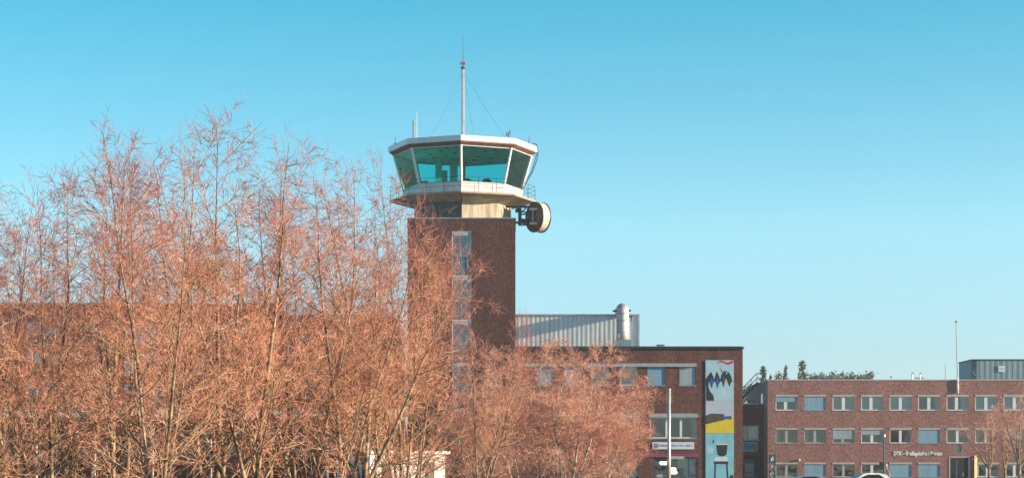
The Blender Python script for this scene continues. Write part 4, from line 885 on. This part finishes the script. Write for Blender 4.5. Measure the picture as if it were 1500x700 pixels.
def grow(rng, P, Rr, per, t0, t1, lmin, lmax, ang, npts, noise, trop, rs, taper_t=0.6, rmin=0.003, lens=None, lref=0.0):
    """children on polylines P. length scales with (1-t*taper_t) of parent"""
    n, p, _ = P.shape
    t = rng.uniform(t0, t1, (n, per)); f = t * (p - 1); i = np.minimum(f.astype(int), p - 2); w = (f - i)[..., None]
    r_ = np.arange(n)[:, None]
    S = P[r_, i] * (1 - w) + P[r_, i + 1] * w; T = norm(P[r_, i + 1] - P[r_, i]); rad = Rr[r_, i] * (1 - w[..., 0]) + Rr[r_, i + 1] * w[..., 0]
    S = S.reshape(-1, 3); T = T.reshape(-1, 3); rad = rad.reshape(-1); t = t.reshape(-1)
    pl = np.repeat(lens, per) if lens is not None else np.ones(len(S))
    if lref:      # short parents carry fewer children, so tips stay open
        kp = rng.random(len(S)) < np.clip(pl / lref, 0.12, 1.0) * np.clip(S[:, 2] / 4.0, 0.75, 1.0); S, T, rad, t, pl = S[kp], T[kp], rad[kp], t[kp], pl[kp]
    m = len(S)
    rv = norm(rng.normal(size=(m, 3))); pr = norm(rv - (rv * T).sum(1, keepdims=True) * T)
    a = np.radians(rng.uniform(ang[0], ang[1], m))[:, None]
    d = np.cos(a) * T + np.sin(a) * pr
    L = rng.uniform(lmin, lmax, m) * (1 - taper_t * t)
    if lens is not None: L = L * pl
    out = np.empty((m, npts, 3)); out[:, 0] = S; cur = S.copy()
    for j in range(1, npts):
        d = norm(d + rng.normal(size=(m, 3)) * noise + np.array((0, 0, trop)))
        cur = cur + d * (L / (npts - 1))[:, None]; out[:, j] = cur
    r0 = np.maximum(rad * rs, rmin * 1.4); RR = r0[:, None] * np.linspace(1, 0.35, npts)[None]
    return out, np.maximum(RR, rmin), L
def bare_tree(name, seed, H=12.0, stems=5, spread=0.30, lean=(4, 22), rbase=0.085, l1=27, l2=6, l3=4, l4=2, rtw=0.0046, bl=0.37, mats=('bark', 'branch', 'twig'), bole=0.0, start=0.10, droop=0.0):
    rng = np.random.default_rng(seed)
    npt = 14; P = np.empty((stems, npt, 3)); Rr = np.empty((stems, npt))
    for s in range(stems):
        az = 2 * math.pi * (s + rng.uniform(0, 0.7)) / stems; le = math.radians(rng.uniform(*lean)) if s else math.radians(2)
        d = np.array((math.sin(le) * math.cos(az), math.sin(le) * math.sin(az), math.cos(le)))
        L = H * (rng.uniform(0.72, 0.98) if s else 1.0) - bole; cur = np.array((0.12 * math.cos(az) * (stems > 1), 0.12 * math.sin(az) * (stems > 1), bole * 0.97 if bole else -0.1))
        P[s, 0] = cur
        for j in range(1, npt):
            d = norm(d + rng.normal(size=3) * 0.04 + np.array((0, 0, 0.025))); cur = cur + d * L / (npt - 1); P[s, j] = cur
        Rr[s] = rbase * (0.8 + 0.4 * rng.random()) * (1 - np.linspace(0, 1, npt)) ** 1.1 + 0.0065
    tr = [(*tubes(P, Rr, 8), 0)]
    if bole:
        z = np.linspace(-0.1, bole, 5); pb = np.stack([0.03 * np.sin(z * 2), 0.02 * np.cos(z * 3), z], 1)[None]
        rb = np.linspace(rbase * 1.7, rbase * 1.35, 5)[None]; tr.append((*tubes(pb, rb, 9), 0))
    P1, R1, L1 = grow(rng, P, Rr, l1, start, 0.97, H * bl * 0.5, H * bl, (30, 70), 9, 0.085, 0.035, 0.42, 0.58, 0.0058)
    tr.append((*tubes(P1, R1, 5), 0))
    P2, R2, L2 = grow(rng, P1, R1, l2, 0.10, 0.98, 0.28, 0.60, (24, 58), 7, 0.085, 0.03 - droop, 0.5, 0.5, 0.0052, L1, H * 0.17)
    P3, R3, L3 = grow(rng, P2, R2, l3, 0.08, 1.0, 0.40, 0.85, (24, 60), 5, 0.09, 0.02 - droop * 1.5, 0.62, 0.4, rtw * 1.15, np.maximum(L2, 0.5), H * 0.075)
    P0, R0, L0 = grow(rng, P, Rr, 18, 0.55, 1.0, 0.5, 1.4, (20, 46), 6, 0.06, 0.05, 0.30, 0.25, rtw * 0.95)
    P5, R5, _ = grow(rng, P0, R0, 4, 0.15, 1.0, 0.20, 0.62, (22, 48), 4, 0.06, 0.03, 0.7, 0.3, rtw * 0.8)
    P4, R4, _ = grow(rng, P3, R3, l4, 0.15, 1.0, 0.16, 0.50, (25, 58), 3, 0.09, 0.02 - droop, 0.8, 0.2, rtw, None)
    cr = [(*tubes(P2, R2, 4), 0), (*tubes(P3, R3, 3), 1), (*tubes(P4, R4, 3), 1), (*tubes(P0, R0, 3), 1), (*tubes(P5, R5, 3), 1)]
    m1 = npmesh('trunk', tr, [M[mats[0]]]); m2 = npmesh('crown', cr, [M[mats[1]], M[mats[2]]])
    TOP[m2.name] = max(float(P[..., 2].max()), float(P3[..., 2].max()), float(np.sort(P5[..., 2].ravel())[-12]))
    return (name, m1, m2)
TOP = {}
def plant(tpl, label, px, D, top, rot, sw=1.0, group=None, cat='tree', H0=12.0):
    name, m1, m2 = tpl
    t = thing(name, label, cat, (PX(px, D), D, 0), group)
    for nm, me in (('trunk', m1), ('crown', m2)): o = bpy.data.objects.new(nm, me); C.objects.link(o); o.parent = t
    h = PZ(top, D); s = h / TOP.get(m2.name, H0)
    t.scale = (s * sw, s * sw, s); t.rotation_euler = (0, 0, R(rot))
    return t
def broom(parent, px, py, D, rad, seed):
    rng = np.random.default_rng(seed); n = 420; d = norm(rng.normal(size=(n, 3)) + np.array((0, 0, 0.25)))
    P = np.empty((n, 5, 3)); P[:, 0] = rng.normal(size=(n, 3)) * rad * 0.25; cur = P[:, 0].copy(); L = rng.uniform(0.5, 1.1, n)[:, None] * rad
    for j in range(1, 5): d = norm(d + rng.normal(size=(n, 3)) * 0.15 + np.array((0, 0, -0.22))); cur = cur + d * L / 4; P[:, j] = cur
    me = npmesh('witches_broom', [(*tubes(P, np.linspace(0.009, 0.005, 5)[None] * np.ones((n, 1)), 3), 0)], [M['branch']])
    o = bpy.data.objects.new('witches_broom', me); C.objects.link(o); o.parent = parent
    sc = parent.scale; a = -parent.rotation_euler[2]; v = np.array((PX(px, D), D, PZ(py, D))) - np.array(parent.location)
    o.location = ((v[0] * math.cos(a) - v[1] * math.sin(a)) / sc[0], (v[0] * math.sin(a) + v[1] * math.cos(a)) / sc[1], v[2] / sc[2])
VA = bare_tree('bare_tree', 11, stems=4, lean=(6, 24)); VB = bare_tree('bare_tree', 23, stems=3, lean=(8, 30)); VC = bare_tree('bare_tree', 37, stems=3, lean=(5, 20), l1=28)
G1 = 'bare winter trees in front of the terminal'
for a in ((VA, 'leafless multi stemmed tree cut by the left edge of the photo', -25, 48, 262, 10, 1.0),
          (VB, 'second leafless tree from the left edge, leaning stem', 72, 50, 232, 75, 1.0),
          (VC, 'leafless tree with fine upright top, third from the left edge', 172, 53, 196, 140, 1.05),
          (VA, 'leafless tree with a stout pale trunk left of the tallest tree', 224, 49, 180, 215, 0.9),
          (VC, 'tallest leafless tree, whose top reaches highest into the sky', 312, 57, 136, 300, 1.1),
          (VB, 'leafless tree with straight pale trunk just right of the tallest tree', 372, 56, 188, 20, 1.0),
          (VA, 'leafless tree midway between the tallest tree and the tower', 440, 63, 210, 120, 1.0),
          (VB, 'broad leafless tree with stems leaning right toward the tower', 505, 62, 235, 200, 1.0),
          (VC, 'slender leafless tree whose top crosses the left balcony of the tower', 588, 70, 222, 60, 0.72),
          (VA, 'leafless tree covering the left half of the brick tower shaft', 608, 76, 320, 330, 0.8),
          (VB, 'leafless tree covering the stair windows low on the tower shaft', 702, 80, 432, 150, 0.75),
          (VA, 'leafless tree standing behind the leaning stems beside the tower', 545, 78, 300, 280, 1.0),
          (VC, 'leafless tree standing behind the one with a straight pale trunk', 400, 72, 270, 100, 1.15),
          (VB, 'leafless tree standing behind the tallest tree, lower than it', 268, 64, 232, 160, 1.1),
          (VA, 'leafless tree filling the gap between the second and third trees from the left', 122, 58, 250, 35, 1.1),
          (VC, 'leafless tree just left of the slender one at the tower balcony', 530, 68, 262, 15, 1.2),
          (VB, 'low wide leafless shrub in front of the white kiosk', 585, 92, 560, 140, 1.9),
          (VA, 'leafless tree standing behind the edge tree at far left', 20, 62, 290, 190, 1.1)):
    t_ = plant(a[0], a[1], a[2], a[3], a[4], a[5], a[6], G1)
    if a[1].startswith('tallest'): TALL = t_
    if 'left half of the brick' in a[1]: SHAFT_TREE = t_
broom(TALL, 293, 402, 57, 0.95, 5); broom(SHAFT_TREE, 628, 400, 76, 0.85, 6)
BA = bare_tree('birch_tree', 51, stems=4, lean=(8, 26), rbase=0.07, l1=26, l2=9, l3=5, l4=3, rtw=0.0058, bl=0.34, mats=('birch_bark', 'birch_branch', 'birch_twig'), droop=0.02)
BB = bare_tree('birch_tree', 67, stems=5, lean=(8, 30), rbase=0.065, l1=22, l2=9, l3=5, l4=3, rtw=0.0058, bl=0.34, mats=('birch_bark', 'birch_branch', 'birch_twig'), droop=0.02)
G2 = 'pinkish leafless birches before the mural building'
for a in ((BA, 'leafless birch right below the tower shaft, leftmost of the pinkish birches', 700, 96, 515, 0, 1.2),
          (BB, 'pinkish leafless birch under the corrugated shed, tallest of its clump', 768, 104, 492, 80, 1.5),
          (BA, 'pinkish leafless birch in the middle of the birch clump', 825, 98, 494, 150, 1.55),
          (BB, 'pinkish leafless birch second from the right end of its clump', 872, 104, 505, 230, 1.3),
          (BA, 'pinkish leafless birch nearest the guide post', 906, 110, 560, 300, 1.15),
          (BB, 'pinkish leafless birch behind the middle of the clump', 850, 114, 500, 20, 1.5),
          (BA, 'pinkish leafless birch behind the left of the clump', 725, 114, 505, 110, 1.4)):
    plant(a[0], a[1], a[2], a[3], a[4], a[5], a[6], G2)
SA = bare_tree('young_tree', 81, H=12.0, stems=5, bole=3.2, lean=(14, 38), rbase=0.14, l1=13, mats=('bark', 'birch_branch', 'birch_twig'), l2=5, l3=3, l4=1, rtw=0.008, bl=0.32, start=0.25)
G3 = 'young bare trees by the school entrance'
for a in ((SA, 'young bare tree right beside the school entrance', 1449, 176, 592, 20, 1.0), (SA, 'young bare tree, middle one right of the school entrance', 1472, 172, 588, 130, 0.9), (SA, 'young bare tree nearest the right edge of the photo', 1493, 168, 575, 250, 1.0)):
    plant(a[0], a[1], a[2], a[3], a[4], a[5], a[6], G3)

# ------------------------------------------------------------------ conifers beyond the roofs
def conifer(seed, spruce=True):
    rng = np.random.default_rng(seed); H = 12.0; V = []; Fq = []
    nb = 120 if spruce else 60
    for i in range(nb):
        t = (i + rng.random()) / nb
        z = H * (0.12 + 0.86 * t) if spruce else H * (0.55 + 0.43 * t)
        ln = (2.5 * (1 - t) ** 0.9 + 0.15) * rng.uniform(0.55, 1.1) if spruce else 2.8 * math.sqrt(max(0.02, 1 - (2 * t - 0.7) ** 2 * 0.55)) * rng.uniform(0.5, 1.05)
        az = rng.uniform(0, 2 * math.pi); d = np.array((math.cos(az), math.sin(az), -0.28 if spruce else rng.uniform(-0.1, 0.5)))
        sdv = np.array((-math.sin(az), math.cos(az), 0))
        for k in range(int(7 + ln * 7)):
            u = rng.uniform(0.15, 1.0); c = np.array((0, 0, z)) + d * ln * u + rng.normal(size=3) * 0.10 * (1 if spruce else 2.4)
            s = rng.uniform(0.13, 0.30); a = norm(rng.normal(size=3)); b_ = norm(np.cross(a, rng.normal(size=3)))
            o = len(V); V += [c - a * s, c + b_ * s * 0.5, c + a * s, c - b_ * s * 0.5]; Fq.append((o, o + 1, o + 2, o + 3))
    m2 = npmesh('crown', [(np.array(V), np.array(Fq), 0)], [M['conifer' if spruce else 'pine']])
    P = np.array([[(0, 0, -0.1), (0.05, 0, H * 0.4), (0, 0.05, H * 0.75), (0, 0, H)]]); m1 = npmesh('trunk', [(*tubes(P, np.array([[0.22, 0.17, 0.09, 0.02]]), 7), 0)], [M['conifer_bark']])
    return ('spruce_tree' if spruce else 'pine_tree', m1, m2)
S1, S2, P1_, P2_ = conifer(1), conifer(5), conifer(2, False), conifer(9, False)
G4 = 'conifers beyond the school roof'
for (tp, lab, px, D, top, rot, sw) in ((S1, 'dark spruce beyond the roof, nearest the roof stair', 1118, 330, 534, 0, 0.80), (S2, 'slim dark spruce beyond the roof, middle of the three tall ones', 1151, 345, 533, 70, 0.62), (S1, 'tallest dark spruce beyond the school roof', 1175, 320, 526, 160, 0.92),
        (S2, 'tiny spruce tip between the first two spruces beyond the roof', 1129, 350, 547, 40, 0.5), (P1_, 'small rounded pine beside the slim spruce beyond the roof', 1140, 350, 546, 10, 0.5)):
    plant(tp, lab, px, D, top, rot, sw, G4)
G5 = 'far pines in a row beyond the school roof'
places = ['just right of the tallest spruce', 'second right of the tallest spruce', 'third right of the tallest spruce', 'at the left of the low flat topped clump', 'in the middle of the low flat topped clump', 'at the right of the low flat topped clump', 'last but one in the row', 'at the right end of the row']
for i, (px, top) in enumerate(((1192, 549), (1203, 548.5), (1213, 550), (1224, 548.5), (1236, 546.5), (1248, 548.5), (1260, 549.5), (1272, 547.5))):
    plant((P1_, P2_)[i % 2], 'distant dark pine ' + places[i], px, 420 + 9 * (i % 3), top, i * 47, 0.9, G5)
plant(P2_, 'hazy pine behind the roof stair in the gap between the buildings', 1096, 290, 566, 30, 0.9)

hz = MB(); hz.box(-3100, 3100, -2100, 4100, -1.0, 60.0)
hm = bpy.data.materials.new('air'); hm.use_nodes = True; hnt = hm.node_tree
hnt.nodes.remove(hnt.nodes['Principled BSDF']); pv = N(hnt, 'ShaderNodeVolumePrincipled')
pv.inputs['Color'].default_value = (0.86, 0.93, 0.97, 1); pv.inputs['Density'].default_value = HAZE; pv.inputs['Anisotropy'].default_value = 0.3
hnt.links.new(pv.outputs[0], hnt.nodes['Material Output'].inputs['Volume'])
if HAZE > 0: tag(hz.build('haze', hm), kind='stuff')

# ------------------------------------------------------------------ light and camera
EL, AZ = 11.5, 101.0        # sun elevation; azimuth clockwise from +Y (straight away from the camera)
w = bpy.data.worlds.new('World'); scn.world = w; w.use_nodes = True
nt = w.node_tree; bg = nt.nodes['Background']
sky = N(nt, 'ShaderNodeTexSky'); sky.sky_type = 'NISHITA'; sky.sun_disc = False; sky.sun_elevation = R(EL); sky.sun_rotation = R(AZ)
sky.air_density = 0.6; sky.dust_density = 0.0; sky.ozone_density = 3.0; sky.altitude = 20
# white balance of the sky, by height above the horizon
tcw = N(nt, 'ShaderNodeTexCoord'); sxyz = N(nt, 'ShaderNodeSeparateXYZ'); nt.links.new(tcw.outputs['Generated'], sxyz.inputs[0])
rw = ramp(nt, [(0.0, (0.86, 0.78, 0.68)), (0.057, (0.98, 0.91, 0.73)), (0.116, (1.16, 1.27, 0.89)), (0.224, (0.36, 1.21, 0.90)), (0.42, (0.32, 0.72, 0.68)), (0.75, (0.20, 0.44, 0.48))])
nt.links.new(sxyz.outputs[2], rw.inputs['Fac'])
tint = N(nt, 'ShaderNodeMix', data_type='RGBA', blend_type='MULTIPLY'); tint.inputs[0].default_value = 1.0; nt.links.new(rw.outputs['Color'], tint.inputs[7])
nt.links.new(sky.outputs[0], tint.inputs[6]); nt.links.new(tint.outputs[2], bg.inputs[0]); bg.inputs[1].default_value = 0.135
sl = bpy.data.lights.new('sun', 'SUN'); sl.energy = 5.0; sl.angle = R(0.53); sl.color = (1.0, 0.80, 0.57)
so = bpy.data.objects.new('sun', sl); C.objects.link(so)
from mathutils import Vector
S = Vector((math.sin(R(AZ)) * math.cos(R(EL)), math.cos(R(AZ)) * math.cos(R(EL)), math.sin(R(EL))))
so.rotation_euler = (-S).to_track_quat('-Z', 'Y').to_euler(); so.location = S * 300
cd = bpy.data.cameras.new('camera'); co = bpy.data.objects.new('camera', cd); C.objects.link(co)
co.location = (0, 0, EYE); co.rotation_euler = (R(90), 0, 0); cd.sensor_width = 36; cd.lens = 36 * F / 1500; cd.shift_y = (HZ - 350) / 1500
cd.clip_end = 9000; cd.clip_start = 0.5; scn.camera = co
scn.view_settings.view_transform = 'Standard'; scn.view_settings.look = 'None'; scn.view_settings.exposure = 1.0; scn.view_settings.gamma = 1
scn.view_settings.use_curve_mapping = False
scn.cycles.transparent_max_bounces = 24; scn.cycles.max_bounces = 8
scn.cycles.sample_clamp_indirect = 8
scn.cycles.use_denoising = True
